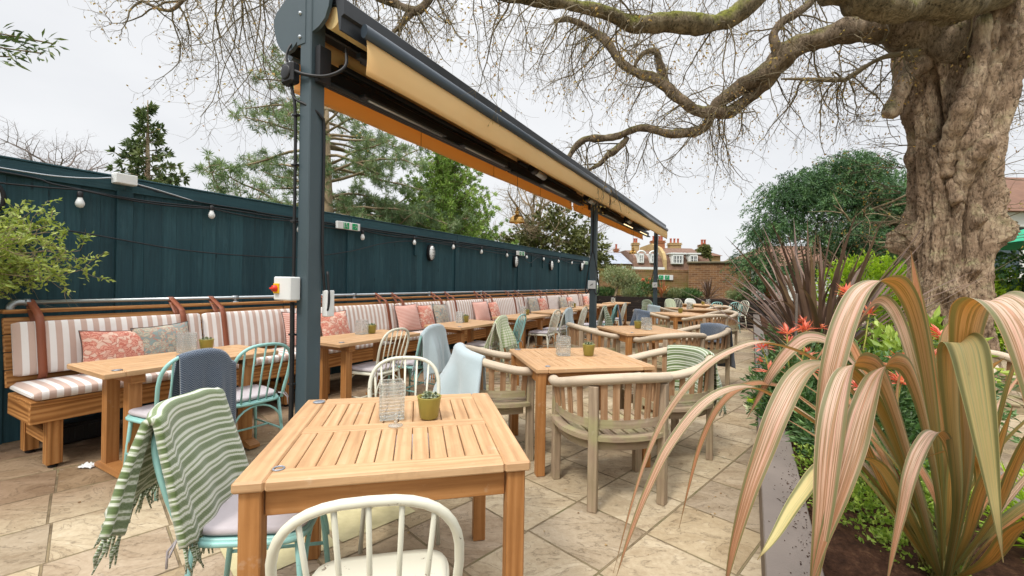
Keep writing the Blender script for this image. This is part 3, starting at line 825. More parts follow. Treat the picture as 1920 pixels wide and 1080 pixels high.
# cushions: 10 backs with straps, 10 seats
CB = [(.965, 2.19), (2.21, 3.49), (3.52, 4.80), (4.83, 6.06), (6.1, 7.37), (7.41, 8.66), (8.74, 10.0), (10.06, 11.35), (11.45, 12.68), (12.76, 13.98)]
ST = [(1.1, 2.03), (2.38, 3.36), (3.66, 4.62), (4.95, 5.88), (6.27, 7.21), (7.52, 8.48), (8.91, 9.85), (10.23, 11.21), (11.68, 12.53), (12.9, 13.84)]
ORD = ['first', 'second', 'third', 'fourth', 'fifth', 'sixth', 'seventh', 'eighth', 'ninth', 'tenth']
for k, (a, b_) in enumerate(CB):
    mid = (a + b_) / 2; w = W(mid, -4.672)
    t = thing('back_cushion', f'{ORD[k]} pink striped back cushion from the left, strapped to the steel rail', 'cushion', (w.x, w.y, .797), FROT, 'striped back cushions')
    m = MB(); pad(m, b_ - a, .395, .085); rot = Matrix.Rotation(-R(12), 4, 'X'); m.xform(rot); m.build('cover', M['cushion'], t)
    for s in ST[k]:
        x = s - mid; f = [(-.012 + .0, -.235), (-.052, -.205), (-.058, -.15), (-.058, 0), (-.057, .15), (-.046, .205), (.03, .25), (.17, .318), (.235, .352), (.252, .338), (.245, .315), (.2, .29), (.06, .2)]
        m = MB(); pts = []
        for (y, z) in f:
            p = rot @ V(0, y, z) if z < .21 else V(0, y - .0 - (.0), z)
            pts.append(V(x, p.y, p.z))
        pts = catmull(pts, 4); base = len(m.v)
        for i, p in enumerate(pts):
            for dx in (-.024, .024): m.v.append(p + V(dx, 0, 0))
        for i in range(len(pts) - 1): m.face([base + 2 * i, base + 2 * i + 1, base + 2 * i + 3, base + 2 * i + 2], smooth=True)
        so = m.build('strap', M['leather'], t, recalc=False); sd = so.modifiers.new('Solidify', 'SOLIDIFY'); sd.thickness = .005
    w = W(mid, -4.43)
    o = MB(); pad(o, b_ - a + .02, .50, .075); o.xform(Matrix.Rotation(-PI / 2, 4, 'X'))
    so = o.build('seat_cushion', M['cushion'])
    so.location = (w.x, w.y, .525); so.rotation_euler = (0, 0, FROT)
    tag(so, f'pink striped seat pad below the {ORD[k]} back cushion from the left', 'cushion', 'striped seat pads')

# scatter cushions
PL = [(1.52, 'red', .48, .34, 'coral paisley cushion leaning by the first strap of the nearest bench'), (1.84, 'grey', .44, .36, 'sage and coral paisley cushion behind the glass lantern on the nearest bench'),
      (3.13, 'stripe', .4, .4, 'pink striped cushion half hidden by the steel post'), (3.62, 'red', .42, .38, 'coral paisley cushion just right of the steel post'),
      (4.93, 'stripe', .42, .42, 'large pink striped cushion, first of a row of three'), (5.33, 'red', .4, .4, 'coral paisley cushion in the middle of a row of three'), (5.72, 'grey', .4, .4, 'sage paisley cushion at the right of a row of three'),
      (6.95, 'stripe', .42, .4, 'pink striped cushion with dark piping behind the checked throw'), (7.42, 'red', .4, .38, 'coral paisley cushion beside the piped striped one'),
      (9.22, 'grey', .42, .42, 'sage paisley cushion above the lone cream chair'), (9.74, 'red', .4, .4, 'coral cushion right of the sage one above the cream chair'),
      (11.08, 'grey', .42, .4, 'faded sage cushion on the far bench beyond the blue throw'), (11.6, 'red', .42, .38, 'pale coral cushion on the far bench beyond the blue throw'), (13.0, 'red', .4, .38, 'coral cushion on the last bench beside the second steel post')]
base_p = {}
for i, (s, kd, w_, h_, lab) in enumerate(PL):
    t = pillow(M['pillow_' + kd], w_, h_)
    rr = random.Random(i); w = W(s, -4.535); t.location = (w.x, w.y, .565 + h_ / 2 + .0)
    t.rotation_euler = (R(-17), R(rr.uniform(-5, 5)), FROT + R(rr.uniform(-12, 8))); t['label'] = lab; t['group'] = 'scatter cushions on the benches'

# ================================================================ TABLES
ST_ = [((-.463, 1.781), 'pale teak square table nearest the camera, one mint and two cream chairs around it'), ((.522, 3.491), 'teak square table ringed by three curved armchairs in the middle of the patio'),
       ((1.73, 5.675), 'teak square table with its pot hidden behind a glass lantern'), ((3.5, 8.85), 'small looking teak square table with a lone olive pot, beyond the navy throws'),
       ((4.5, 10.8), 'teak square table just short of the last row, lantern and pot at its left'), ((5.85, 13.1), 'last teak square table, close to the dark far planter')]
t0 = square_table(); SQ = []
for k, (p, lab) in enumerate(ST_):
    o = t0 if k == 0 else dup(t0, (0, 0, 0), 0)
    o.location = (p[0], p[1], 0); o.rotation_euler = (0, 0, TROT); o['label'] = lab; SQ.append(o)
BT = [(1.62, -3.70), (3.22, -3.58), (5.02, -3.53), (6.74, -3.53), (8.35, -3.6), (9.9, -3.62), (11.6, -3.65), (13.25, -3.65)]
BL = ['narrow bench table nearest the left edge, navy throw hanging beside it', 'narrow bench table right behind the steel post', 'narrow bench table between the blue and the checked throws', 'narrow bench table behind the pair of cream chairs', 'narrow bench table just left of the second steel post', 'narrow bench table whose top shows above the far blue throw', 'narrow bench table behind the second steel post', 'farthest narrow bench table, right of the second post']
b1 = bench_table()
for k, (s, p) in enumerate(BT):
    o = b1 if k == 0 else dup(b1, (0, 0, 0), 0)
    w = W(s, p); o.location = (w.x, w.y, 0); o.rotation_euler = (0, 0, FROT); o['label'] = BL[k]

# ================================================================ CHAIRS
mint_p = bow_chair(M['mint']); cream_p = bow_chair(M['cream']); bare_p = bow_chair(M['cream'], False)
used = {}
GC = 'bow-back metal chairs'
def chair(proto, x, y, rz, label, fence=False):
    if fence: w = W(x, y); x, y = w.x, w.y
    if proto.name not in used: used[proto.name] = 1; o = proto
    else: o = dup(proto, (0, 0, 0), 0)
    o.location = (x, y, 0); o.rotation_euler = (0, 0, rz); o['label'] = label; o['group'] = GC
    return o
C1 = chair(mint_p, -.94, 1.66, R(11) - PI / 2, 'mint chair nearest the camera, draped in a green striped throw')
C2 = chair(bare_p, -.365, 1.215, R(12.4), 'cream chair with bare chipped seat, nearest the camera and seen from behind')
C3 = chair(cream_p, -.585, 2.36, R(12.4) + PI, 'cream chair across the nearest table, facing the camera')
C4 = chair(mint_p, 1.41, -3.33, FROT + R(2), 'mint chair carrying the navy herringbone throw', True)
C5 = chair(mint_p, 1.86, -3.33, FROT - R(3), 'mint chair with grey pad right of the navy throw, its back bare', True)
C6 = chair(cream_p, 3.11, -3.30, FROT + R(4), 'cream chair with lilac pad beside the steel post, behind the nearest table', True)
C7 = chair(mint_p, 3.56, -3.2, FROT + R(2), 'mint chair mostly hidden by a long pale blue throw', True)
C8 = chair(cream_p, 5.08, -3.28, FROT + R(6), 'cream chair under a green checked throw', True)
C8b = chair(mint_p, 5.52, -3.2, FROT + R(8), 'mint chair with no throw, seen nearly edge on beside the checked throw', True)
C9 = chair(cream_p, 6.88, -3.22, FROT + R(3), 'cream chair with bare back in front of the fourth bench table', True)
C10 = chair(cream_p, 7.42, -3.22, FROT, 'cream chair with a pale blue throw, left of the second steel post', True)
C11 = chair(cream_p, 8.72, -2.95, FROT + R(5), 'cream chair just right of the second steel post, green striped throw on it', True)
C12 = chair(mint_p, 9.45, -2.9, FROT + R(3), 'mint chair with a narrow navy throw, right of the second post', True)
C13 = chair(cream_p, 10.6, -3.0, FROT + R(2), 'cream chair partly hidden behind the narrow navy throw', True)
C14 = chair(cream_p, 8.1, -3.15, FROT + R(4), 'cream chair whose seat shows between the blue throw and the second post', True)
c6 = V(5.85, 13.1, 0)
C15 = chair(mint_p, 4.25, 12.9, R(-60), 'mint chair by the far planter with a green throw over it')
C16 = chair(cream_p, 5.15, 13.5, PI + R(20), 'far cream chair under a pale checked throw, front of the planter')
C17 = chair(cream_p, 5.6, 14.0, R(205), 'far cream chair with bare back, between the two pale throws')
C18 = chair(cream_p, 5.95, 13.95, PI + R(12), 'far cream chair under a plain off white throw')
C19 = chair(cream_p, 6.9, 13.2, R(100), 'far cream chair at the right end of the last table')
C20 = chair(mint_p, 6.25, 12.35, R(10), 'mint chair at the near side of the last table, right one')
C21 = chair(mint_p, 5.65, 12.25, R(14), 'mint chair at the near side of the last table, left one')

arm0 = armchair(); GA = 'curved teak armchairs'; first = [1]
def arm(x, y, rz, label):
    o = arm0 if first else dup(arm0, (0, 0, 0), 0)
    if first: first.clear()
    o.location = (x, y, 0); o.rotation_euler = (0, 0, rz); o['label'] = label; o['group'] = GA; return o
A1 = arm(.666, 2.83, TROT, 'curved teak armchair nearest the camera, back turned, green algae on its seat')
A2 = arm(-.12, 3.51, TROT - PI / 2, 'curved teak armchair carrying a pale blue throw, left of the middle table')
A4 = arm(1.26, 3.5, TROT + PI / 2, 'curved teak armchair right of the middle table, green striped throw over its corner')
A3 = arm(1.08, 5.72, TROT - PI / 2, 'curved teak armchair without throw, left of the third square table')
A5 = arm(1.87, 5.02, TROT, 'curved teak armchair with back turned, right behind the green striped throw')
A6 = arm(2.5, 5.7, TROT + PI / 2, 'curved teak armchair with a navy throw, right of the third square table')
A7 = arm(2.86, 8.85, TROT - PI / 2, 'curved teak armchair with a navy throw hanging left of the fourth square table')
A8 = arm(3.68, 8.12, TROT, 'curved teak armchair with back turned, in front of the fourth square table')
A9 = arm(4.3, 8.95, TROT + PI / 2, 'curved teak armchair right of the fourth square table, no throw')
A10 = arm(3.75, 10.75, TROT - PI / 2, 'curved teak armchair under a pale blue throw, far side of the patio')
A11 = arm(5.2, 10.95, TROT + PI / 2, 'curved teak armchair at the right of the fifth square table, farthest from camera')

# throws
GT = 'throws over the chair backs'
throw_on_bow(C1, M['wool_green'], -.235, .225, 'green and cream striped throw with tassels on the nearest mint chair', GT, Lfront=.38, Lback=.30, seed=2, fold=.024, fringe=.085, sback=.2, k1=5.0, thick=.024, spread=.06, shear=.24, fr=.0046, flat=.8, sfront=.33)
throw_on_bow(C4, M['wool_navy'], -.12, .222, 'navy herringbone throw over a mint chair at the nearest bench table', GT, Lfront=.4, Lback=.52, seed=4, fold=.014, sback=-.03, thick=.016)
throw_on_bow(C7, M['wool_blue'], -.2, .2, 'pale blue throw with cream fringe over a mint chair', GT, Lfront=.38, Lback=.46, seed=6, fold=.03, fringe=.07, sback=.1, thick=.014)
throw_on_bow(C8, M['wool_check'], -.2, .2, 'green and cream checked throw over a cream chair', GT, Lfront=.36, Lback=.40, seed=9, fold=.05, fringe=.06, sback=.18, spread=.15)
throw_on_bow(C10, M['wool_blue'], -.19, .19, 'pale blue throw on the cream chair left of the second post', GT, Lfront=.3, Lback=.44, seed=11, fold=.03, sback=.05)
throw_on_bow(C11, M['wool_green'], -.16, .2, 'green striped throw hanging right beside the second steel post', GT, Lfront=.3, Lback=.5, seed=12, fold=.04, fringe=.06)
throw_on_bow(C12, M['wool_navy'], -.02, .2, 'narrow navy throw on the mint chair right of the second post', GT, Lfront=.4, Lback=.5, seed=14, fold=.02)
throw_on_bow(C15, M['wool_green'], -.15, .19, 'faded green throw on the mint chair against the far planter', GT, Lfront=.3, Lback=.3, seed=15)
throw_on_bow(C16, M['wool_check'], -.19, .19, 'pale checked throw covering a far cream chair back', GT, Lfront=.3, Lback=.3, seed=16, fold=.015)
throw_on_bow(C18, M['wool_pale'], -.19, .19, 'plain off white throw covering a far cream chair back', GT, Lfront=.3, Lback=.3, seed=17, fold=.015)
throw_on_arm(A2, M['wool_blue'], .40, .74, 'pale blue throw over the armchair left of the middle table', GT, Lin=.34, Lout=.56, seed=21, fold=.06, sout=.16, thick=.022, k1=5)
throw_on_arm(A4, M['wool_green'], .335, .71, 'green striped throw with fringe over the armchair right of the middle table', GT, Lin=.3, Lout=.36, seed=23, fold=.035, fringe=.08, thick=.012)
throw_on_arm(A6, M['wool_navy'], .335, .70, 'navy throw over the armchair right of the third square table', GT, Lin=.22, Lout=.52, seed=24, fold=.02)
throw_on_arm(A7, M['wool_navy'], .44, .72, 'rumpled navy throw over the armchair left of the fourth square table', GT, Lin=.3, Lout=.5, seed=25, fold=.05)
throw_on_arm(A10, M['wool_blue'], .44, .70, 'pale blue throw over the far armchair behind the rumpled navy one', GT, Lin=.26, Lout=.4, seed=26, fold=.03)

# table top things
gl0 = glass_holder(); po0 = succulent_pot(); uu = {}
def put(proto, x, y, rz, label, group, z=.7505):
    o = proto if proto.name not in uu else dup(proto, (0, 0, 0), 0)
    uu[proto.name] = 1
    o.location = (x, y, z); o.rotation_euler = (0, 0, rz); o['label'] = label; o['group'] = group
where = ['nearest square table', 'middle square table', 'third square table', 'fourth square table', 'fifth square table', 'last square table']
GX = [(-.515, 1.87), (.43, 3.54), (1.77, 5.63), None, (4.36, 10.55), (6.05, 13.25)]
PX = [(-.352, 1.875), (.64, 3.545), (1.70, 5.78), (3.55, 9.05), (4.5, 10.75), (5.78, 13.0)]
for k in range(6):
    if GX[k]: put(gl0, GX[k][0], GX[k][1], TROT + R(8 if k == 0 else -15 + 10 * k), f'clear ribbed glass lantern on the {where[k]}', 'glass lanterns on the tables')
    put(po0, PX[k][0], PX[k][1], k * 1.1, f'olive green pot of succulents on the {where[k]}', 'succulent pots on the tables')
BX = [((1.71, -3.86), (1.84, -3.84)), ((3.3, -3.7), (3.42, -3.68)), ((5.02, -3.64), (5.13, -3.62)), ((6.85, -3.58), (7.0, -3.58)), None, ((9.56, -3.72), (9.85, -3.76)), None, ((13.2, -3.75), None)]
for k, e in enumerate(BX):
    if not e: continue
    nm = ['nearest', 'second', 'third', 'fourth', '', 'sixth', '', 'farthest'][k]
    if e[0]: w = W(*e[0]); put(gl0, w.x, w.y, FROT + .2 * k, f'clear ribbed glass lantern on the {nm} narrow bench table', 'glass lanterns on the tables')
    if e[1]: w = W(*e[1]); put(po0, w.x, w.y, k, f'olive green succulent pot on the {nm} narrow bench table', 'succulent pots on the tables')
cd = MB(); cd.lathe([(0, 0), (.03, 0), (.03, .003), (.006, .006), (.005, .05), (0, .05)], 20, cap=False)
cd = cd.build('clear_stand', M['glass']); cd.location = (-.468, 1.765, .7505)
tag(cd, 'small clear stand beside the lantern on the nearest table', 'table stand')

# bits on the floor
bx = MB(); w = W(1.38, -4.8)
bx.box((0, 0, .075), (.34, .17, .14), b=.012); bx.box((0, 0, .15), (.3, .13, .02), b=.006)
for k in range(4): bx.box((-.12 + .08 * k, -.087, .08), (.05, .008, .1), b=.002)
bx = bx.build('floor_box', M['black']); bx.location = (w.x, w.y, 0); bx.rotation_euler = (0, 0, FROT); tag(bx, 'black plastic box lying under the nearest bench', 'box')
ti = MB(); rr = random.Random(4)
ti.sheet(lambda u, v: V((u - .5) * .1 + .01 * noise.noise(V(u * 5, v * 5, 3)), (v - .5) * .07, .006 + .028 * abs(noise.noise(V(u * 4, v * 4, 1))) + .01 * abs(noise.noise(V(u * 11, v * 9, 2)))), 14, 12)
ti = ti.build('crumpled_tissue', M['white'], recalc=False); w = W(1.2, -4.05); ti.location = (w.x, w.y, 0); tag(ti, 'crumpled white tissue dropped on the paving by the bench', 'tissue')

# ================================================================ AWNING
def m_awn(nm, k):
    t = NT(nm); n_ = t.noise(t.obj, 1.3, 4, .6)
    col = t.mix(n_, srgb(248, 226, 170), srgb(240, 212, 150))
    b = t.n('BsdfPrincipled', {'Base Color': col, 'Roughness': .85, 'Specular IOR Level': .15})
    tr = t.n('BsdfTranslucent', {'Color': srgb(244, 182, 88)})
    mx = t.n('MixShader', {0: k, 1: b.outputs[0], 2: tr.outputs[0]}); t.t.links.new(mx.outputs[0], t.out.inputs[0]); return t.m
M['awn'] = m_awn('ochre awning cloth', .42); M['awn_backlit'] = m_awn('backlit ochre awning cloth', .62)  # left valance: same cloth, translucency raised to put the backlit glow in
def m_emit(name, c, k):
    t = NT(name); e = t.n('Emission', {'Color': (*c, 1), 'Strength': k}); t.t.links.new(e.outputs[0], t.out.inputs[0]); return t.m
M['lit'] = m_emit('warm light strip', (1, .72, .4), 1.6)
aw = FR('butterfly_awning', 'long retracted butterfly awning with ochre valances on three slate grey posts', 'awning')
X0, X1 = 1.96, 14.4
for s in (1.98, 8.28, 14.6):
    p = MB(); p.box((s, 2.76, 1.68), (.118, .118, 3.36), b=.007); po = p.build('post', M['post'], aw)
    p = MB(); p.box((s, 2.76, .006), (.2, .2, .012)); p.build('base_plate', M['post'], aw)
p = MB()
lobe = [(2.86, 3.05), (2.93, 3.0), (3.0, 2.99), (3.06, 3.03), (3.11, 3.1), (3.14, 3.19), (3.15, 3.27), (3.12, 3.32), (3.02, 3.38), (2.92, 3.47), (2.84, 3.56), (2.68, 3.56), (2.6, 3.47), (2.53, 3.38), (2.52, 3.28), (2.535, 3.2), (2.57, 3.13), (2.63, 3.09), (2.7, 3.07), (2.78, 3.05)]
p.prism(lobe, 0, 1.93, 1.955); p.build('end_plate', M['post'], aw)
p = MB(); p.box(((X0 + X1) / 2, 2.76, 3.228), (X1 - X0 - .02, .52, .012)); p.build('under_tray', M['dark_metal'], aw)
p = MB(); p.box((1.922, 2.805, 3.3), (.012, .09, .6), b=.003); p.build('strap_plate', M['post'], aw)
bo = MB()
for (y, z) in ((2.815, 3.222), (2.815, 3.055)): bo.lathe([(0, 0), (.013, 0), (.011, .008), (0, .009)], 10, (0, 0, 0), cap=False)
bo = MB()
for (y, z) in ((2.815, 3.222), (2.815, 3.055)):
    i = len(bo.v); bo.lathe([(.0, .01), (.011, .009), (.014, 0)], 10, (0, 0, 0), cap=False); bo.xform(Matrix.Translation(V(1.915, y, z)) @ Matrix.Rotation(-PI / 2, 4, 'Y'), i)
bo.build('bolt', M['galv'], aw)
p = MB(); p.box(((X0 + X1) / 2, 2.76, 3.17), (X1 - X0, .1, .12), b=.01); p.build('beam', M['dark_metal'], aw)
for sg in (-1, 1):
    h = MB(); arc = [(2.76 + sg * .10, 3.335), (2.76 + sg * .2, 3.318), (2.76 + sg * .28, 3.285), (2.76 + sg * .34, 3.235), (2.76 + sg * .345, 3.13), (2.76 + sg * .318, 3.12), (2.76 + sg * .312, 3.03), (2.76 + sg * .30, 3.03), (2.76 + sg * .26, 3.25), (2.76 + sg * .18, 3.285), (2.76 + sg * .10, 3.3)]
    h.prism(arc, 0, X0, X1); h.build('roof_profile', M['dark_metal'], aw)
    f = MB(); f.tube([V(X0 + .02, 2.76 + sg * .2, 3.15), V(X1 - .02, 2.76 + sg * .2, 3.15)], .075, 16); f.build('cloth_roll', M['awn'], aw)
    y = 2.76 + sg * .345
    for (a, b_) in ((X0 + .14 if sg < 0 else X0 + .1, 8.02), (8.06, X1)):
        f = MB(); f.tube([V(a, y + sg * .035, 3.075), V(b_, y + sg * .035, 3.075)], .042, 14, flat=(1.15, .8)); f.build('front_bar', M['tube_metal'], aw)
        v = MB()
        v.sheet(lambda u, w_: V(lerp(a + .03, b_ - .015, u), y + sg * (.025 + .012 * math.sin(w_ * PI)) + sg * .002 * math.sin(u * 40), lerp(3.04, 2.785, w_) + .003 * math.sin(u * 23 + sg)), 48, 6)
        vo = v.build('valance', M['awn'] if sg < 0 else M['awn_backlit'], aw, recalc=False); sd = vo.modifiers.new('Solidify', 'SOLIDIFY'); sd.thickness = .004
        for q in range(1, 4):
            x = lerp(a, b_, q / 4)
            if sg > 0:
                sq = MB(); sq.box((x, y + sg * .03 - .012, 2.91), (.006, .004, .25), b=.001); sq.build('seam', M['awn_seam'] if 'awn_seam' in M else M['leather'], aw)
    ar = MB()
    for (a, b_) in ((X0 + .25, 5.0), (5.2, 7.9), (8.5, 11.0), (11.3, X1 - .2)):
        ar.bar(V(a, 2.76 + sg * .2, 3.0), V(b_, 2.76 + sg * .24, 2.985), .05, .04); ar.bar(V(a + .1, 2.76 + sg * .12, 3.03), V(b_ - .3, 2.76 + sg * .15, 3.03), .045, .04)
    ar.build('folding_arm', M['dark_metal'], aw)
    if sg > 0:
        for (a, b_) in ((X0 + .12, 5.1), (5.14, 8.02), (8.5, 11.2), (11.24, X1 - .1)):
            ar = MB(); ar.box(((a + b_) / 2, 2.95, 2.93), (b_ - a, .05, .15), b=.012); ar.tube([V(a, 2.9, 2.87), V(b_, 2.9, 2.87)], .022, 8); ar.build('arm_housing', M['dark_metal'], aw)
for i, (a, b_) in enumerate(((2.5, 3.6), (3.9, 4.9), (6.0, 7.0), (9.2, 10.2), (10.8, 11.8), (12.6, 13.6))):
    h = MB(); h.box(((a + b_) / 2, 2.85, 2.87), (b_ - a, .075, .03), b=.006); ho = h.build('heater', M['dark_metal'], aw)
    h = MB(); h.tube([V(a + .06, 2.838, 2.852), V(b_ - .06, 2.838, 2.852)], .011, 8); h.build('element', M['lit'] if i > 3 else M['galv'], ho)
for s in (5.35, 7.6, 10.5):
    h = MB(); h.tube([V(s, 2.7, 2.94), V(s + .12, 2.7, 2.92)], .06, 12); h.build('motor_cap', M['black'], aw)
    h = MB(); h.tube([V(s + .14, 2.7, 2.92), V(s + .42, 2.7, 2.9)], .05, 12); h.build('motor', M['galv'], aw)
# boxes, cables and switches on the near post
def box_part(nm, c, s_, mat, b=.006):
    m = MB(); m.box(c, s_, b=b); return m.build(nm, mat, aw)
box_part('control_box', (2.0, 2.672, 2.85), (.1, .05, .26), M['black'])
jb = MB(); jb.box((1.885, 2.87, 2.79), (.07, .13, .15), b=.015); i = len(jb.v); jb.lathe([(.05, 0), (.05, .006), (.042, .009), (0, .009)], 20, cap=False); jb.xform(Matrix.Translation(V(1.85, 2.87, 2.79)) @ Matrix.Rotation(-PI / 2, 4, 'Y'), i); jb.build('junction_box', M['black'], aw)
cb = MB()
cb.tube(catmull([V(1.89, 2.87, 2.72), V(1.905, 2.838, 2.5), V(1.907, 2.832, 1.8), V(1.907, 2.83, 1.36)], 8), .011, 8)
cb.tube(catmull([V(1.89, 2.87, 2.72), V(1.9, 2.84, 2.62), V(1.93, 2.74, 2.56), V(2.0, 2.69, 2.5), V(2.03, 2.69, 2.38), V(2.03, 2.69, 1.6), V(2.05, 2.685, 1.25), V(2.05, 2.66, 1.12), V(2.06, 2.65, 1.2), V(2.06, 2.67, 1.4)], 8), .0095, 8)
cb.tube(catmull([V(1.87, 2.86, 2.82), V(1.9, 2.72, 2.76), V(1.98, 2.6, 2.76), V(2.06, 2.52, 2.84), V(2.1, 2.56, 3.0)], 8), .0115, 8)
cb.tube(catmull([V(1.9, 2.92, 2.86), V(1.9, 2.94, 2.96), V(1.95, 2.93, 3.06), V(2.05, 2.9, 3.08)], 8), .008, 8)
cb.tube(catmull([V(1.9, 2.83, 1.18), V(1.902, 2.828, .8), V(1.902, 2.83, .3), V(1.902, 2.83, .02)], 8), .016, 8)
cb.build('cable', M['black'], aw)
for z in (2.5, 2.15, 1.75, .95, .6):
    m = MB(); m.box((1.906, 2.832, z), (.034, .05, .014), b=.002); m.build('cable_clip', M['black'], aw)
sw = box_part('switch_box', (1.875, 2.855, 1.275), (.085, .185, .165), M['white'], .008)
m = MB(); m.box((1.828, 2.905, 1.275), (.01, .06, .07), b=.003); m.build('knob_plate', M['yellow'], sw)
m = MB(); m.lathe([(.024, 0), (.022, .022), (.0, .024)], 14, cap=False); m.box((0, 0, .026), (.012, .045, .016), b=.003); m.xform(Matrix.Translation(V(1.823, 2.905, 1.275)) @ Matrix.Rotation(-PI / 2, 4, 'Y')); m.build('knob', M['red'], sw)
box_part('isolator_box', (2.075, 2.675, 1.17), (.07, .05, .19), M['white'])
for s in (8.28, 14.6):
    io = box_part('isolator_box', (s - .085, 2.76, 1.315), (.05, .15, .16), M['white'])
    m = MB(); m.bar(V(s - .115, 2.73, 1.33), V(s - .115, 2.785, 1.3), .012, .018, up=(1, 0, 0)); m.build('switch_lever', M['black'], io)
    m = MB(); m.tube(catmull([V(s - .09, 2.8, 1.24), V(s - .1, 2.86, 1.14), V(s - .05, 2.9, 1.2), V(s - .04, 2.87, 1.5), V(s - .06, 2.78, 1.95)], 6), .011, 6)
    m.tube(catmull([V(s - .09, 2.72, 1.24), V(s - .1, 2.67, 1.13), V(s - .05, 2.63, 1.2), V(s - .04, 2.66, 1.5), V(s - .06, 2.74, 1.95)], 6), .011, 6); m.tube([V(s - .068, 2.76, 1.95), V(s - .068, 2.76, 3.0)], .012, 6); m.build('cable', M['black'], aw)
# pendants
def pendant(s, lab):
    w = W(s, -2.76); t = thing('brass_pendant', lab, 'pendant lamp', (w.x, w.y, 2.14), 0, 'brass pendants under the awning')
    b = MB(); b.lathe([(.106, 0), (.107, .004), (.1, .03), (.088, .062), (.066, .088), (.04, .102), (.024, .108), (.022, .13), (.03, .134), (.03, .15), (.016, .158), (.016, .2), (.006, .205)], 24, cap=False); b.build('lamp_shade', M['brass'], t)
    b = MB(); b.tube([V(0, 0, .2), V(0, 0, .9)], .0035, 5); b.build('cord', M['black'], t)
    b = MB(); b.lathe([(0, .02), (.02, .025), (.028, .045), (.02, .07), (.0, .085)], 12, cap=False); b.build('bulb', M['lit'], t)
pendant(5.06, 'brass dome pendant lamp hanging between the conifer and the bare tree')
pendant(11.5, 'brass dome pendant lamp hanging in front of the far houses')

# ================================================================ LIGHTS AND CABLES ON THE FENCE
fl = FR('festoon_lights', 'string of white bulbs on a dark cable sagging along the teal fence', 'string lights')
BS = [-.6, .4, 1.43, 2.47, 3.5, 4.53, 5.66, 6.77, 7.77, 8.88, 9.9, 10.94, 12.0, 13.1, 14.15]
pts = []
for i in range(len(BS) - 1):
    for k in range(5):
        f = k / 5; pts.append(V(lerp(BS[i], BS[i + 1], f), 5.1, 2.085 - .035 * math.sin(PI * f)))
m = MB(); m.tube(pts, .007, 6); m.build('cable', M['black'], fl)
for i, s in enumerate(BS[1:]):
    d = random.Random(i).uniform(-.025, .03)
    m = MB(); m.lathe([(.0, .0), (.02, .006), (.0305, .026), (.032, .042), (.026, .062), (.018, .08), (.017, .092)], 16, (s, 5.095, 1.945 + d), cap=False); m.build('bulb', M['white'], fl)
    m = MB(); m.lathe([(.019, 0), (.021, .01), (.021, .045), (.012, .055), (0, .056)], 12, (s, 5.095, 2.035 + d), cap=False); m.build('socket', M['black'], fl)
wr = FR('power_cables', 'dark cables looping along the upper boards of the teal fence', 'cable')
m = MB()
m.tube(catmull([V(-.8, 5.12, 2.16), V(.98, 5.115, 2.14), V(1.3, 5.11, 2.1), V(1.9, 5.11, 2.07), V(2.6, 5.11, 2.1), V(3.4, 5.11, 2.09), V(4.4, 5.11, 2.1), V(6, 5.11, 2.09), V(9, 5.11, 2.1), V(14.2, 5.11, 2.08)], 8), .008, 6)
m.tube(catmull([V(1.83, 5.1, 2.2), V(2.3, 5.11, 2.14), V(2.9, 5.11, 2.13), V(3.5, 5.11, 2.12), V(8, 5.11, 2.13)], 8), .006, 6)
m.tube(catmull([V(.9, 5.1, 1.75), V(1.4, 5.1, 1.72), V(2.2, 5.1, 1.62), V(3.0, 5.1, 1.6), V(3.6, 5.1, 1.63), V(4.3, 5.1, 1.75), V(5.0, 5.1, 1.93), V(5.8, 5.1, 2.03), V(7.0, 5.1, 2.03), V(8.2, 5.1, 2.0), V(9.5, 5.1, 1.98), V(10.1, 5.1, 1.85), V(10.6, 5.1, 2.02), V(11.3, 5.1, 1.88), V(12, 5.1, 2.05), V(13, 5.1, 1.98), V(14.2, 5.1, 2.0)], 8), .0065, 6)
m.build('cable_run', M['dark_metal'], wr)
t = FR('cable_box', 'pale grey junction box on the capping board of the fence', 'junction box')
m = MB(); m.box((1.727, 5.085, 2.235), (.165, .075, .095), b=.006); m.box((1.727, 5.04, 2.235), (.158, .02, .088), b=.004); m.build('housing', M['white'], t)
m = MB(); m.tube(catmull([V(1.64, 5.09, 2.235), V(1.5, 5.1, 2.2), V(1.25, 5.11, 2.17), V(.9, 5.11, 2.17)], 6), .0065, 6); m.tube(catmull([V(1.81, 5.09, 2.215), V(2.0, 5.1, 2.19), V(2.3, 5.11, 2.14)], 6), .0065, 6); m.build('cable', M['galv'], t)
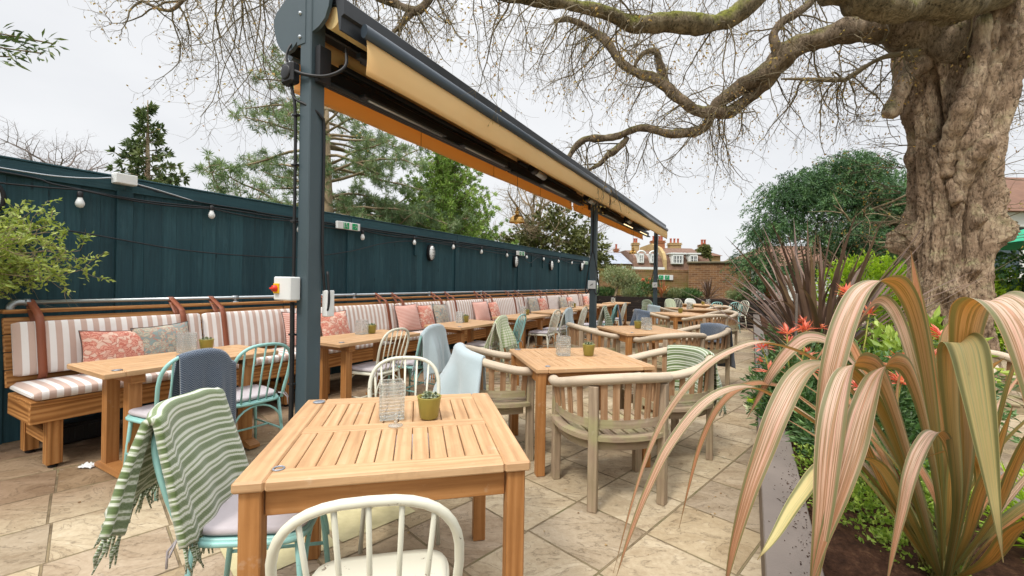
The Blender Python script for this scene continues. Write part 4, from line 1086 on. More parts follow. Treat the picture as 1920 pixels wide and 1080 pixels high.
# exit signs: white box with two green panels, a running figure and an arrow
M['green'] = m_plain('exit green', srgb(22, 150, 92), .4, var=.03)
def exit_sign(t, w=.3, h=.1, left=False):
    # local: x right along the sign, y toward the viewer is negative, z up
    m = MB(); m.box((0, 0, 0), (w, .05, h), b=.006); m.build('housing', M['white'], t)
    m = MB()
    cx = [-w * .13, w * .25] if not left else [w * .13, -w * .25]
    pw = h * .92
    for c in cx: m.box((c, -.0265, 0), (pw, .003, h * .86), b=.0005)
    m.build('green_panel', M['green'], t)
    s = h / .1; y = -.0295; a = 1 if not left else -1
    m = MB(); c = cx[1]
    m.bar(V(c - a * .03 * s, y, 0), V(c + a * .024 * s, y, 0), .003, .010 * s, up=(0, -1, 0), b=.0003)
    for q in (1, -1): m.bar(V(c + a * .028 * s, y, 0), V(c + a * .004 * s, y, q * .026 * s), .003, .010 * s, up=(0, -1, 0), b=.0003)
    m.build('arrow', M['white'], t)
    m = MB(); c = cx[0]
    for (x0, z0, x1, z1, th) in ((-.002, .012, .006, -.006, .014), (.006, -.006, .022, -.012, .009), (.022, -.012, .018, -.03, .008), (.003, -.006, -.008, -.018, .009), (-.008, -.018, -.024, -.02, .008), (.0, .014, .02, .004, .007), (.0, .014, -.018, .008, .007)):
        m.bar(V(c + a * x0 * s, y, z0 * s), V(c + a * x1 * s, y, z1 * s), .003, th * s, up=(0, -1, 0), b=.0003)
    i = len(m.v); m.lathe([(0, 0), (.008 * s, 0), (.008 * s, .003), (0, .003)], 10, cap=False); m.xform(Matrix.Translation(V(c + a * .0 * s, y, .027 * s)) @ Matrix.Rotation(PI / 2, 4, 'X'), i)
    m.bar(V(c - a * .036 * s, y, -.036 * s), V(c - a * .036 * s, y, .036 * s), .003, .006 * s, up=(0, -1, 0), b=.0003)
    m.bar(V(c - a * .036 * s, y, .036 * s), V(c - a * .01 * s, y, .036 * s), .003, .005 * s, up=(0, -1, 0), b=.0003)
    m.build('running_figure', M['white'], t)
def sign_at(s, p, z, rz, lab, **k):
    w = W(s, p); t = thing('exit_sign', lab, 'exit sign', (w.x, w.y, z), rz, 'green exit signs'); exit_sign(t, **k)
sign_at(4.26, -5.09, 2.11, FROT, 'green and white exit sign right of the steel post, arrow pointing right', w=.40, h=.105)
sign_at(9.55, -5.09, 2.06, FROT, 'small exit sign on the fence in the middle of the string lights', w=.40, h=.105)
sign_at(14.4, -5.09, 2.05, FROT, 'tiny exit sign at the far end of the fence', w=.4, h=.105)
# bulkhead lamps
def bulkhead(s, z, lab, rnd=False):
    w = W(s, -5.14); t = thing('bulkhead_lamp', lab, 'wall lamp', (w.x, w.y, z), FROT, 'caged lamps on the fence')
    k = .17 if rnd else .135; e = 1.0 if rnd else .55
    def oval(f, n=24): return [V(k * e * f * math.cos(2 * PI * q / n), 0, k * f * math.sin(2 * PI * q / n)) for q in range(n)]
    m = MB(); o1, o2 = oval(1.12), oval(1.12)
    n = 24
    for (f, y) in ((1.12, 0), (1.12, -.05), (1.0, -.06), (.95, -.055)):
        for p_ in oval(f): m.v.append(p_ + V(0, y, 0))
    for i in range(3):
        for q in range(n): m.face([i * n + q, i * n + (q + 1) % n, (i + 1) * n + (q + 1) % n, (i + 1) * n + q], smooth=True)
    m.build('housing', M['black'], t)
    m = MB()
    m.sheet(lambda u, v: V(k * e * .96 * math.sin(u * PI / 2) * math.cos(2 * PI * v), -.05 - .05 * math.cos(u * PI / 2), k * .96 * math.sin(u * PI / 2) * math.sin(2 * PI * v)), 6, 20); m.build('diffuser', M['white'], t)
    m = MB()
    for dx in ((-.3, 0, .3) if rnd else (0,)):
        m.tube([V(dx * k * e * 2, -.056, -k * .95), V(dx * k * e * 2, -.108, -k * .5), V(dx * k * e * 2, -.112, 0), V(dx * k * e * 2, -.108, k * .5), V(dx * k * e * 2, -.056, k * .95)], .004, 5)
    for dz in (-.4, 0, .4): m.tube([V(-k * e * .95, -.056, dz * k), V(0, -.114, dz * k), V(k * e * .95, -.056, dz * k)], .004, 5)
    m.build('cage', M['black'], t)
bulkhead(.82, 1.93, 'round caged wall lamp at the left edge, above the leafy shrub', True)
bulkhead(6.12, 1.85, 'oval caged wall lamp between two bulbs, nearest of the oval ones')
bulkhead(9.33, 1.845, 'oval caged wall lamp below the small exit sign')
bulkhead(11.49, 1.84, 'oval caged wall lamp between the small exit sign and the last lamp')
bulkhead(14.02, 1.9, 'oval caged wall lamp at the far end of the fence')

# dry leaves and grit lying on the paving
M['litter'] = m_leaf('dry leaf bits', [(.2, srgb(92, 66, 44)), (.5, srgb(132, 100, 66)), (.8, srgb(170, 146, 104))], .8, .1, 9)
lt = MB(); rd = random.Random(77)
for k in range(420):
    s, p = rd.uniform(.6, 14), rd.uniform(-4.9, -.12)
    if rd.random() < .4: p = rd.choice((-.12 - abs(rd.gauss(0, .12)), -4.2 - rd.random() * .7))
    w = W(s, p, .003); a = rd.uniform(0, 6.3); l = rd.uniform(.006, .022); d = V(math.cos(a), math.sin(a), 0) * l; q = V(-math.sin(a), math.cos(a), 0) * l * .45; i = len(lt.v); r_ = rd.random()
    lt.v += [w, w + d * .5 + q + V(0, 0, rd.uniform(0, .006)), w + d, w + d * .5 - q + V(0, 0, rd.uniform(0, .004))]; lt.face([i, i + 1, i + 2, i + 3], [(r_, 0)] * 4)
tag(lt.build('leaf_litter', M['litter'], recalc=False), 'small dry leaf bits and grit scattered over the paving', 'leaf litter', kind='stuff')
# control points of the near phormium leaves and of the limbs of the old tree (metres)
PH = {'A':(0.042,[(1.45,1.42,0.33),(1.293,1.4,0.724),(1.084,1.36,1.008),(0.919,1.32,1.127),(0.764,1.28,1.175),(0.661,1.25,1.162),(0.555,1.22,1.112),(0.459,1.2,1.014),(0.394,1.18,0.913),(0.339,1.16,0.776),(0.278,1.13,0.587)]),'B':(0.044,[(1.421,1.4,0.344),(1.224,1.36,0.64),(0.99,1.3,0.878),(0.761,1.22,1.022),(0.642,1.17,1.069),(0.518,1.12,1.046),(0.41,1.08,0.951),(0.34,1.05,0.844),(0.29,1.03,0.738),(0.257,1.02,0.648)]),'C':(0.03,[(1.541,1.5,0.273),(1.35,1.48,0.596),(1.15,1.44,0.828),(0.942,1.4,0.987),(0.811,1.37,1.035),(0.716,1.35,1.022),(0.64,1.33,0.963),(0.584,1.31,0.867),(0.549,1.3,0.758),(0.516,1.3,0.609)]),'D':(0.05,[(1.573,1.55,0.256),(1.404,1.52,0.708),(1.253,1.48,0.98),(1.099,1.45,1.138),(0.988,1.42,1.179),(0.909,1.4,1.143),(0.842,1.38,1.076),(0.795,1.37,1.001),(0.751,1.36,0.931)]),'E':(0.062,[(1.401,1.38,0.341),(1.254,1.32,0.678),(1.064,1.22,0.969),(0.892,1.12,1.117),(0.757,1.04,1.159),(0.666,0.99,1.142),(0.595,0.95,1.073),(0.547,0.93,0.986),(0.505,0.91,0.903),(0.471,0.9,0.796),(0.451,0.9,0.684)]),'F':(0.068,[(1.426,1.38,0.359),(1.341,1.34,0.752),(1.25,1.28,1.032),(1.134,1.2,1.245),(1.029,1.13,1.341),(0.928,1.07,1.364),(0.832,1.02,1.34),(0.76,0.98,1.267),(0.709,0.95,1.169),(0.686,0.94,1.077),(0.67,0.93,0.988),(0.667,0.93,0.924)]),'G':(0.064,[(1.377,1.34,0.371),(1.201,1.24,0.704),(1.0,1.1,0.994),(0.847,0.98,1.147),(0.761,0.92,1.185),(0.692,0.88,1.18),(0.644,0.85,1.114),(0.615,0.83,1.027),(0.592,0.81,0.934),(0.573,0.8,0.83),(0.56,0.8,0.741)]),'H':(0.062,[(1.406,1.36,0.356),(1.267,1.26,0.71),(1.107,1.14,0.982),(0.954,1.02,1.14),(0.856,0.95,1.182),(0.772,0.9,1.169),(0.709,0.86,1.107),(0.663,0.83,1.038),(0.623,0.81,0.965),(0.587,0.8,0.88),(0.552,0.79,0.778)]),'I':(0.036,[(1.368,1.3,0.417),(1.251,1.2,0.726),(1.131,1.1,0.914),(1.027,1.02,0.998),(0.961,0.98,1.016),(0.903,0.95,0.984),(0.863,0.93,0.933),(0.84,0.92,0.869),(0.815,0.91,0.795),(0.791,0.9,0.712)]),'J':(0.072,[(1.384,1.3,0.401),(1.206,1.15,0.766),(1.036,1.0,1.04),(0.928,0.9,1.182),(0.883,0.85,1.236),(0.867,0.82,1.236),(0.863,0.8,1.162),(0.871,0.79,1.066),(0.889,0.79,0.969),(0.91,0.79,0.847)]),'K':(0.083,[(1.392,1.3,0.401),(1.19,1.12,0.851),(1.006,0.95,1.138),(0.877,0.82,1.279),(0.812,0.74,1.323),(0.787,0.69,1.323),(0.772,0.65,1.286),(0.759,0.62,1.213),(0.747,0.6,1.128),(0.747,0.59,1.03)]),'L':(0.05,[(1.508,1.45,0.309),(1.457,1.44,0.619),(1.37,1.42,0.927),(1.286,1.39,1.133),(1.227,1.37,1.249),(1.171,1.35,1.304),(1.118,1.33,1.305),(1.06,1.31,1.248),(1.018,1.3,1.152)]),'M':(0.05,[(1.578,1.5,0.273),(1.546,1.52,0.672),(1.512,1.55,1.042),(1.483,1.57,1.31),(1.462,1.58,1.485)]),'N':(0.055,[(1.532,1.5,0.273),(1.472,1.55,0.581),(1.423,1.62,0.825),(1.379,1.68,1.012),(1.346,1.72,1.131),(1.304,1.75,1.126),(1.233,1.77,1.013)]),'O':(0.05,[(1.303,1.3,0.432),(1.064,1.15,0.75),(0.874,1.03,0.926),(0.72,0.96,0.953),(0.623,0.92,0.894),(0.56,0.9,0.825),(0.522,0.9,0.774)]),'Q':(0.04,[(1.42,1.35,0.414),(1.412,1.3,0.675),(1.371,1.25,0.825),(1.278,1.2,0.897),(1.181,1.17,0.903),(1.097,1.15,0.89)]),'R':(0.06,[(1.473,1.4,0.345),(1.516,1.38,0.651),(1.541,1.36,0.881),(1.557,1.34,1.054),(1.585,1.33,1.173),(1.621,1.32,1.224)]),'S':(0.055,[(1.429,1.35,0.381),(1.405,1.25,0.671),(1.354,1.15,0.868),(1.317,1.08,0.992),(1.268,1.0,1.056)]),'T':(0.06,[(1.471,1.45,0.326),(1.296,1.4,0.55),(1.172,1.36,0.74),(1.061,1.33,0.934),(0.979,1.3,1.055)]),'U':(0.06,[(1.541,1.5,0.273),(1.549,1.55,0.543),(1.558,1.58,0.841),(1.6,1.6,1.073),(1.638,1.62,1.19),(1.668,1.62,1.231)]),'V':(0.055,[(1.476,1.42,0.33),(1.435,1.4,0.552),(1.428,1.38,0.769),(1.436,1.35,0.95),(1.46,1.32,1.09),(1.493,1.3,1.143)]),'X':(0.06,[(1.465,1.4,0.327),(1.41,1.32,0.582),(1.372,1.25,0.748),(1.36,1.2,0.891),(1.344,1.15,1.039)]),'Y':(0.05,[(1.499,1.45,0.309),(1.445,1.5,0.476),(1.412,1.55,0.695),(1.434,1.6,0.911),(1.479,1.63,1.065)]),'Z':(0.06,[(1.368,1.3,0.384),(1.28,1.15,0.611),(1.174,1.0,0.782),(1.122,0.9,0.884)])}
LIMB = {'lower':[(6.298,6.1,4.459,0.393),(5.78,6.0,4.81,0.327),(5.369,6.0,4.945,0.253),(4.974,6.1,5.042,0.197),(4.638,6.3,5.093,0.195),(4.275,6.5,4.914,0.185),(3.938,6.8,4.749,0.177),(3.617,7.0,4.513,0.147),(3.381,7.1,4.36,0.114),(3.298,7.2,4.195,0.098),(3.212,7.3,4.006,0.1),(3.065,7.4,3.957,0.101),(2.735,7.5,3.977,0.088),(2.234,7.7,4.115,0.081),(1.85,7.8,4.009,0.077),(1.375,7.9,3.996,0.078),(1.167,8,3.867,0.069),(1.012,8,3.656,0.055)],'lowerB':[(4.073,6.8,4.726,0.118),(3.766,7.0,4.385,0.13),(3.577,7.1,4.222,0.123),(3.34,7.1,4.201,0.114),(3.074,7.2,4.263,0.116),(2.839,7.2,4.464,0.107),(2.495,7.3,4.737,0.109),(2.103,7.3,4.92,0.1),(1.817,7.4,5.166,0.083),(1.574,7.4,5.474,0.073),(1.275,7.5,5.766,0.065),(0.957,7.5,5.919,0.051),(0.678,7.6,5.957,0.038)],'fork':[(2.034,7.8,3.992,0.058),(1.978,7.8,3.895,0.058),(1.816,7.8,3.747,0.058),(1.691,7.8,3.658,0.048),(1.578,7.9,3.529,0.039),(1.365,7.9,3.408,0.029)],'hook':[(2.568,7.3,4.702,0.063),(2.501,7.3,4.9,0.072),(2.444,7.3,5.098,0.063),(2.378,7.3,5.287,0.054),(2.197,7.3,5.275,0.045),(2.063,7.3,5.146,0.036),(2.02,7.3,5.037,0.032)],'riser':[(4.029,6.7,4.76,0.075),(3.989,6.6,4.955,0.065),(3.944,6.6,5.224,0.065),(4.072,6.6,5.39,0.065),(4.267,6.6,5.491,0.065),(4.444,6.6,5.641,0.065),(4.559,6.5,5.796,0.064)],'mossy':[(3.219,4.9,5.032,0.158),(2.766,4.8,4.617,0.143),(2.54,4.75,4.392,0.129),(2.224,4.7,4.215,0.116),(1.756,4.6,4.125,0.114),(1.288,4.5,4.08,0.1),(0.919,4.45,4.132,0.077),(0.635,4.4,4.184,0.071),(0.444,4.4,4.224,0.076),(0.223,4.35,4.188,0.081),(0.007,4.3,4.205,0.075),(-0.314,4.3,4.275,0.064),(-0.69,4.3,4.418,0.059),(-1.439,4.3,4.619,0.053)],'cross':[(3.658,5.0,4.989,0.198),(4.01,5.05,4.843,0.2),(4.305,5.1,4.723,0.19),(4.738,5.15,4.705,0.172),(5.163,5.2,4.783,0.168),(5.655,5.3,4.973,0.184),(6.159,5.4,5.249,0.201)],'stub':[(5.805,6.1,4.602,0.166),(5.454,6.0,4.247,0.149),(5.235,5.9,3.977,0.132),(5.121,5.85,3.773,0.123),(5.007,5.8,3.672,0.057)],'spray':[(5.503,5.9,4.581,0.058),(5.284,5.9,4.563,0.037),(4.993,5.9,4.485,0.029),(4.71,6,4.31,0.03),(4.525,6,4.232,0.026),(4.184,6.1,4.289,0.023),(3.831,6.2,4.33,0.015)],'leftfar':[(-3.555,7,6.567,0.078),(-2.854,7,6.144,0.069),(-2.218,7.2,6.07,0.071),(-1.748,7.3,5.917,0.063),(-1.524,7.3,6.056,0.054),(-1.258,7.3,6.377,0.054)],'leftfar2':[(-1.748,7.3,5.917,0.054),(-2.059,7.3,5.55,0.036),(-2.451,7.4,5.419,0.028),(-2.998,7.4,5.227,0.018)],'leftnear':[(-4.017,5.5,5.293,0.034),(-4.216,5.5,4.949,0.027),(-4.418,5.5,4.755,0.024),(-4.657,5.5,4.805,0.017),(-4.794,5.5,4.871,0.014)],'topright':[(7.084,6.2,5.058,0.138),(7.23,6.1,5.305,0.136),(7.513,6,5.693,0.149)]}
# ================================================================ PLANTERS
M['planter'] = m_wood('grey brown planter boards', srgb(70, 60, 52), srgb(112, 98, 84), srgb(140, 126, 110), .7, .7, .1)
M['rim'] = m_plain('slate grey capping', srgb(116, 106, 98), .5, var=.25, bump=.15, bs=120)
M['dark_board'] = m_wood('dark stained planter boards', srgb(22, 17, 14), srgb(36, 28, 23), srgb(50, 40, 33), .7, .7, .1)
pl = FR('raised_planter', 'long grey timber planter with wide capping along the right of the patio', 'planter')
b = MB()
for k in range(4): b.box((7.4, -.075 - 0, .055 + .106 * k), (16.2, .034, .103), b=.004)
b.build('side_board', M['planter'], pl)
b = MB()
for k in range(4): b.box((7.4, -1.06, .055 + .106 * k), (16.2, .034, .103), b=.004)
b.build('back_board', M['planter'], pl)
for (a, c_) in ((-.7, 2.98), (2.985, 6.7), (6.705, 10.5), (10.505, 15.45)):
    b = MB(); b.box(((a + c_) / 2, -.13, .438), (c_ - a, .16, .026), b=.004); b.build('capping', M['rim'], pl)
    b = MB(); b.box(((a + c_) / 2, -1.03, .438), (c_ - a, .12, .026), b=.004); b.build('capping', M['rim'], pl)
so = MB(); so.sheet(lambda u, v: (lerp(-.7, 15.4, u), -lerp(.2, .98, v), .385 + .035 * noise.noise(V(u * 60, v * 5, 0)) + .02 * noise.noise(V(u * 170, v * 14, 4))), 260, 14)
so = so.build('soil', M['soil'], recalc=False); so.rotation_euler = (0, 0, FROT); tag(so, kind='structure')
cr = MB(); rd = random.Random(8)
for k in range(330):
    s = 2.1 + rd.gauss(0, .3) * (1 + rd.random()); p = .2 - abs(rd.gauss(0, .04)); w = W(s, p - 0, .4515); r_ = rd.uniform(.001, .0055)
    i = len(cr.v); cr.v += [w + V(rd.uniform(-r_, r_), rd.uniform(-r_, r_), rd.uniform(0, r_)) for _ in range(5)]
    for f in ((0, 1, 2), (0, 2, 3), (0, 3, 4), (1, 2, 4), (1, 3, 4), (2, 3, 4)): cr.face([i + q for q in f])
tag(cr.build('soil_crumbs', M['soil'], recalc=False), 'crumbs of dark soil spilled on the grey planter capping', 'soil', kind='stuff')
fp = FR('far_planter', 'dark stained planter across the end of the patio, shrubs on top', 'planter')
b = MB()
for k in range(5): b.box((15.52, 1.95, .088 + .176 * k), (.04, 6.5, .172), b=.004)
b.build('front_board', M['dark_board'], fp)
b = MB(); b.box((16.6, 1.95, .83), (2.0, 6.4, .06)); b.build('soil', M['soil'], fp)

# ================================================================ PHORMIUMS
def m_phormium(kind):
    t = NT(kind + ' flax leaf'); sp = t.n('SeparateXYZ', {0: t.uv}); u, v = sp.outputs[0], sp.outputs[1]
    # u runs along the leaf (0 root - 1 tip) plus a whole number per leaf, v across it
    lf = t.math('FLOOR', u); uu = t.math('FRACT', u)
    rv = t.n('TexWhiteNoise', {'W': lf}, noise_dimensions='1D').outputs[0]
    cv = t.n('CombineXYZ', {0: t.math('ADD', t.math('MULTIPLY', v, 1.0), t.math('MULTIPLY', lf, 7.3)), 1: t.math('MULTIPLY', u, .12)}).outputs[0]
    st = t.noise(cv, 11.0, 4, .65); fine = t.noise(t.mapv(cv, (60, 1.5, 1)), 1.0, 3, .6)
    f = t.math('ADD', t.math('MULTIPLY', st, .85), t.math('MULTIPLY', fine, .2))
    A = {'pink': [(.28, srgb(104, 76, 54)), (.38, srgb(160, 114, 92)), (.45, srgb(202, 164, 148)), (.51, srgb(204, 178, 158)), (.56, srgb(120, 108, 66)), (.61, srgb(188, 142, 120)), (.67, srgb(150, 132, 84)), (.76, srgb(136, 96, 74))],
         'bronze': [(.28, srgb(92, 56, 36)), (.40, srgb(160, 100, 60)), (.48, srgb(196, 146, 108)), (.56, srgb(150, 98, 60)), (.64, srgb(176, 128, 84)), (.74, srgb(118, 84, 50))],
         'lime': [(.28, srgb(132, 138, 96)), (.42, srgb(186, 184, 130)), (.5, srgb(216, 196, 140)), (.58, srgb(196, 190, 130)), (.66, srgb(208, 182, 132)), (.76, srgb(150, 152, 112))],
         'green': [(.28, srgb(62, 72, 36)), (.42, srgb(104, 106, 54)), (.5, srgb(140, 120, 70)), (.58, srgb(92, 98, 48)), (.66, srgb(158, 112, 66)), (.76, srgb(70, 76, 40))]}[kind]
    BR = [(.28, srgb(92, 56, 36)), (.40, srgb(150, 94, 62)), (.48, srgb(188, 138, 106)), (.56, srgb(132, 86, 54)), (.64, srgb(170, 120, 84)), (.74, srgb(108, 78, 48))]
    under = t.ramp(f, [(.30, srgb(104, 84, 36)), (.42, srgb(162, 110, 58)), (.52, srgb(182, 136, 76)), (.58, srgb(118, 98, 46)), (.66, srgb(170, 118, 68)), (.76, srgb(116, 92, 44))])
    green = t.ramp(f, [(.3, srgb(66, 72, 36)), (.5, srgb(100, 98, 50)), (.62, srgb(136, 108, 62)), (.75, srgb(74, 66, 36))])
    col = t.mix(t.ramp(t.math('ADD', uu, t.math('MULTIPLY', t.math('SUBTRACT', rv, .5), .3)), [(.12, (0,) * 3), (.42, (1,) * 3)]), green, t.mix(t.ramp(uu, [(.55, (0,) * 3), (.92, (.0,) * 3 if kind == 'lime' else (.9,) * 3)]), t.ramp(f, A), t.ramp(f, BR)))
    back = t.n('NewGeometry').outputs['Backfacing']
    col = t.mix(t.math('MULTIPLY', back, t.ramp(uu, [(.12, (0,) * 3), (.42, (1,) * 3)])), col, under)
    bs = t.noise(t.mapv(cv, (3, 30, 1)), 2.0, 4, .7)
    col = t.mix(t.ramp(bs, [(.62, (0,) * 3), (.72, (.5,) * 3)]), col, srgb(112, 84, 62))
    tp = t.ramp(uu, [(.9, (0,) * 3), (.985, (.8,) * 3)])
    col = t.mix(tp, col, srgb(120, 92, 66))
    ed = t.math('ABSOLUTE', t.math('SUBTRACT', v, .5))
    col = t.mix(t.ramp(ed, [(.30, (0,) * 3), (.38, (.8,) * 3), (.46, (.85,) * 3), (.49, (.3,) * 3)]), col, srgb(96, 104, 62))
    b = t.n('BsdfPrincipled', {'Base Color': col, 'Roughness': .46, 'Specular IOR Level': .32, 'Normal': t.bump(fine, .3, .003)})
    tr = t.n('BsdfTranslucent', {'Color': t.mix(1.0, col, (1.2, .95, .5), 'MULTIPLY')})
    mx = t.n('MixShader', {0: .22, 1: b.outputs[0], 2: tr.outputs[0]}); t.t.links.new(mx.outputs[0], t.out.inputs[0]); return t.m
for kd in ('pink', 'bronze', 'lime', 'green'): M['flax_' + kd] = m_phormium(kd)
M['dark_phormium'] = m_leaf('dark bronze flax', [(.2, srgb(72, 56, 48)), (.5, srgb(110, 88, 76)), (.8, srgb(148, 124, 110))], .42, .12, 3, .4)
def blade(mb, pts, w, idx, wfn=None, fold=.25, side0=None, k=7, endside=None):
    P = catmull(pts, k); n = len(P); base = len(mb.v); side = side0
    if side is not None:
        tot = 0; q = side.copy()
        for i in range(n):
            t = (P[min(i + 1, n - 1)] - P[max(i - 1, 0)]).normalized(); q = (q - t * q.dot(t)).normalized(); tot += q.cross(t).z
        if tot < 0: side = -side
    for i, p in enumerate(P):
        t = (P[min(i + 1, n - 1)] - P[max(i - 1, 0)]).normalized(); f = i / (n - 1)
        if side is None:
            side = t.cross(V(0, 0, 1))
            if side.length < .05: side = V(1, 0, 0)
        if endside is not None and f > .4:
            side = side.lerp(endside if endside.dot(side) > 0 else -endside, .10)
        side = (side - t * side.dot(t)).normalized(); nn = side.cross(t)
        ww = w * (wfn(f) if wfn else (min(1, .32 + f * 1.7) * (1 - max(0, (f - .55) / .45) ** 1.5)))
        ww = max(ww, .0015)
        for j in range(5):
            a = j / 2 - 1
            mb.v.append(p + side * (a * ww / 2) + nn * (abs(a) * ww * fold * (1 - f * .5)))
    for i in range(n - 1):
        for j in range(4):
            q = base + i * 5 + j; f0, f1 = i / (n - 1) * .998, (i + 1) / (n - 1) * .998
            mb.face([q, q + 1, q + 6, q + 5], [(idx + f0, j / 4), (idx + f0, (j + 1) / 4), (idx + f1, (j + 1) / 4), (idx + f1, j / 4)], True)
ph = thing('flax_plant', 'large pink and bronze striped flax plant arching over the planter in the right foreground', 'plant', (1.44, 1.43, .39))
SIDES = {'J': V(1, .15, .1), 'K': V(.9, -.35, .1), 'G': V(1, .2, 0), 'H': V(.95, .3, 0), 'F': V(.8, -.6, 0), 'E': V(.4, -.9, .2), 'I': V(.7, -.6, 0)}
o0 = V(1.44, 1.43, .39)
ROOT_ = {}
for i, (nm, (w, pts)) in enumerate(PH.items()):
    p = [V(*q) - o0 for q in pts]; m = MB()
    p[0] = p[0] * .25
    late = (lambda f: min(1, .3 + f * 1.7) * (1 - max(0, (f - .66) / .34) ** 1.5)) if nm in 'GHFK' else None
    blade(m, p, w * (.72 if nm in 'GHFN' else .58 if nm in 'RSTXVYZU' else .8), i, late, side0=None if nm not in SIDES else SIDES[nm], endside=V(1, -.25, 0) if nm in 'GHFEJKI' else None)
    m.build('leaf', M['flax_' + ('lime' if nm in 'JOQ' else 'green' if nm in 'RSTXVYZU' else 'bronze' if nm in 'CMN' else 'pink')], ph, recalc=False)
rd = random.Random(12); i = len(PH)
for k in range(24):
    a = rd.uniform(-.9, 2.4) ; L = rd.uniform(.45, .95); el = rd.uniform(.9, 1.35); pts = []; p = V(rd.uniform(-.05, .05), rd.uniform(-.05, .05), 0); d = V(math.cos(a) * math.cos(el), math.sin(a) * math.cos(el), math.sin(el))
    if d.x < .0 and d.y < .1: d.y = abs(d.y); 
    for s in range(6):
        pts.append(p.copy()); p += d * L / 5; d = (d + V(math.cos(a), math.sin(a), -.6) * rd.uniform(.05, .22)).normalized()
    m = MB(); blade(m, pts, rd.uniform(.022, .04), i + k); m.build('leaf', M['flax_' + rd.choice(('green', 'green', 'bronze', 'pink'))], ph, recalc=False)

def flax(x, y, z, n, L, w, lab, seed, el0=.9, mat='dark_phormium', name='flax_plant', cat='plant'):
    rd = random.Random(seed); t = thing(name, lab, cat, (x, y, z)); m = MB()
    for k in range(n):
        a = rd.uniform(0, 2 * PI); el = rd.uniform(el0 - .35, 1.5); l = L * rd.uniform(.6, 1.05); pts = []; p = V(rd.uniform(-.06, .06) * L, rd.uniform(-.06, .06) * L, 0)
        d = V(math.cos(a) * math.cos(el), math.sin(a) * math.cos(el), math.sin(el)); cv = rd.uniform(.0, .14) if rd.random() < .68 else rd.uniform(.2, .6)
        for s in range(6):
            pts.append(p.copy()); p += d * l / 5; d = (d + V(math.cos(a) * .5, math.sin(a) * .5, -.7) * cv * (s * .4)).normalized()
        r_ = rd.random(); st = len(m.f); blade(m, pts, w * rd.uniform(.7, 1.1), 0, k=3)
        for q in range(st, len(m.f)): m.uv[q] = [(r_, 0)] * 4
    m.build('leaves', M[mat], t, recalc=False); return t
flax(3.28, 4.6, .4, 125, 1.85, .048, 'tall dark bronze flax with upright blades in the planter, in front of the yew', 3)
cane = MB(); cane.box((0, 0, .45), (.018, .018, .9), b=.003); cane = cane.build('label_stake', M['rim']); cane.location = (2.66, 4.02, .38); tag(cane, 'grey wooden stake standing in the dark flax', 'stake')

# ================================================================ LEAF CLOUDS
def leafq(m, p, d, l, w, r_, nrm=None):
    s = d.cross(nrm if nrm is not None else V(random.uniform(-1, 1), random.uniform(-1, 1), random.uniform(-1, 1)))
    if s.length < 1e-4: return
    s.normalize(); i = len(m.v); up = s.cross(d) * (w * .25)
    m.v += [p, p + d * l * .5 + s * w / 2 + up, p + d * l, p + d * l * .5 - s * w / 2 + up]
    m.face([i, i + 1, i + 2, i + 3], [(r_, 0)] * 4)
def rdir(rd):
    z = rd.uniform(-1, 1); a = rd.uniform(0, 2 * PI); q = math.sqrt(1 - z * z); return V(q * math.cos(a), q * math.sin(a), z)
def cloud(m, blobs, n, l, w, rd, droop=0.0, per=4, shell=.55, out=.6, jit=.05):
    vol = [b[1].x * b[1].y * b[1].z for b in blobs]; tot = sum(v ** .66 for v in vol)
    for (c, r), v in zip(blobs, vol):
        for _ in range(int(n * v ** .66 / tot)):
            d = rdir(rd); k = (shell + (1 - shell) * rd.random()) * (1 + .3 * noise.noise(V(d.x * 2.5, d.y * 2.5, d.z * 2.5) + c))
            p = c + V(d.x * r.x, d.y * r.y, d.z * r.z) * k
            ax = (d * out + rdir(rd) * (1 - out) + V(0, 0, -droop)).normalized(); cl = rd.random()
            for q in range(per):
                dd = (ax + rdir(rd) * .7).normalized(); leafq(m, p + ax * (q * l * .35) + rdir(rd) * jit * l, dd, l * rd.uniform(.7, 1.15), w * rd.uniform(.7, 1.1), min(1, max(0, cl * .7 + rd.random() * .3)))
def twig(m, p, d, L, r, lev, rd, droop=.1, wob=.35, kids=(6, 4, 0), sides=(6, 4, 3), ends=None, seg=6, kl=.5, up=0.0):
    pts = [p.copy()]; n = max(3, seg - lev); st = L / n; d = d.normalized(); sp = []
    for i in range(n):
        d = (d + rdir(rd) * wob + V(0, 0, -droop + (up if i > n * .6 else 0))).normalized(); p = p + d * st; pts.append(p.copy()); sp.append((p.copy(), d.copy(), (i + 1) / n))
    m.tube(pts, [lerp(r, r * .3, i / n) for i in range(n + 1)], sides[min(lev, len(sides) - 1)], cap=False)
    if ends is not None and lev >= len(kids) - 1: ends.append((p.copy(), d.copy()))
    if lev < len(kids) and kids[lev]:
        for _ in range(kids[lev]):
            q, dd, f = rd.choice(sp); s = dd.cross(rdir(rd))
            if s.length < .1: continue
            nd = (dd * .55 + s.normalized() * .8).normalized()
            twig(m, q, nd, L * kl * rd.uniform(.6, 1.15) * (1.15 - f * .4), max(r * .45 * (1.1 - f * .5), .0022), lev + 1, rd, droop, wob, kids, sides, ends, seg, kl, up)

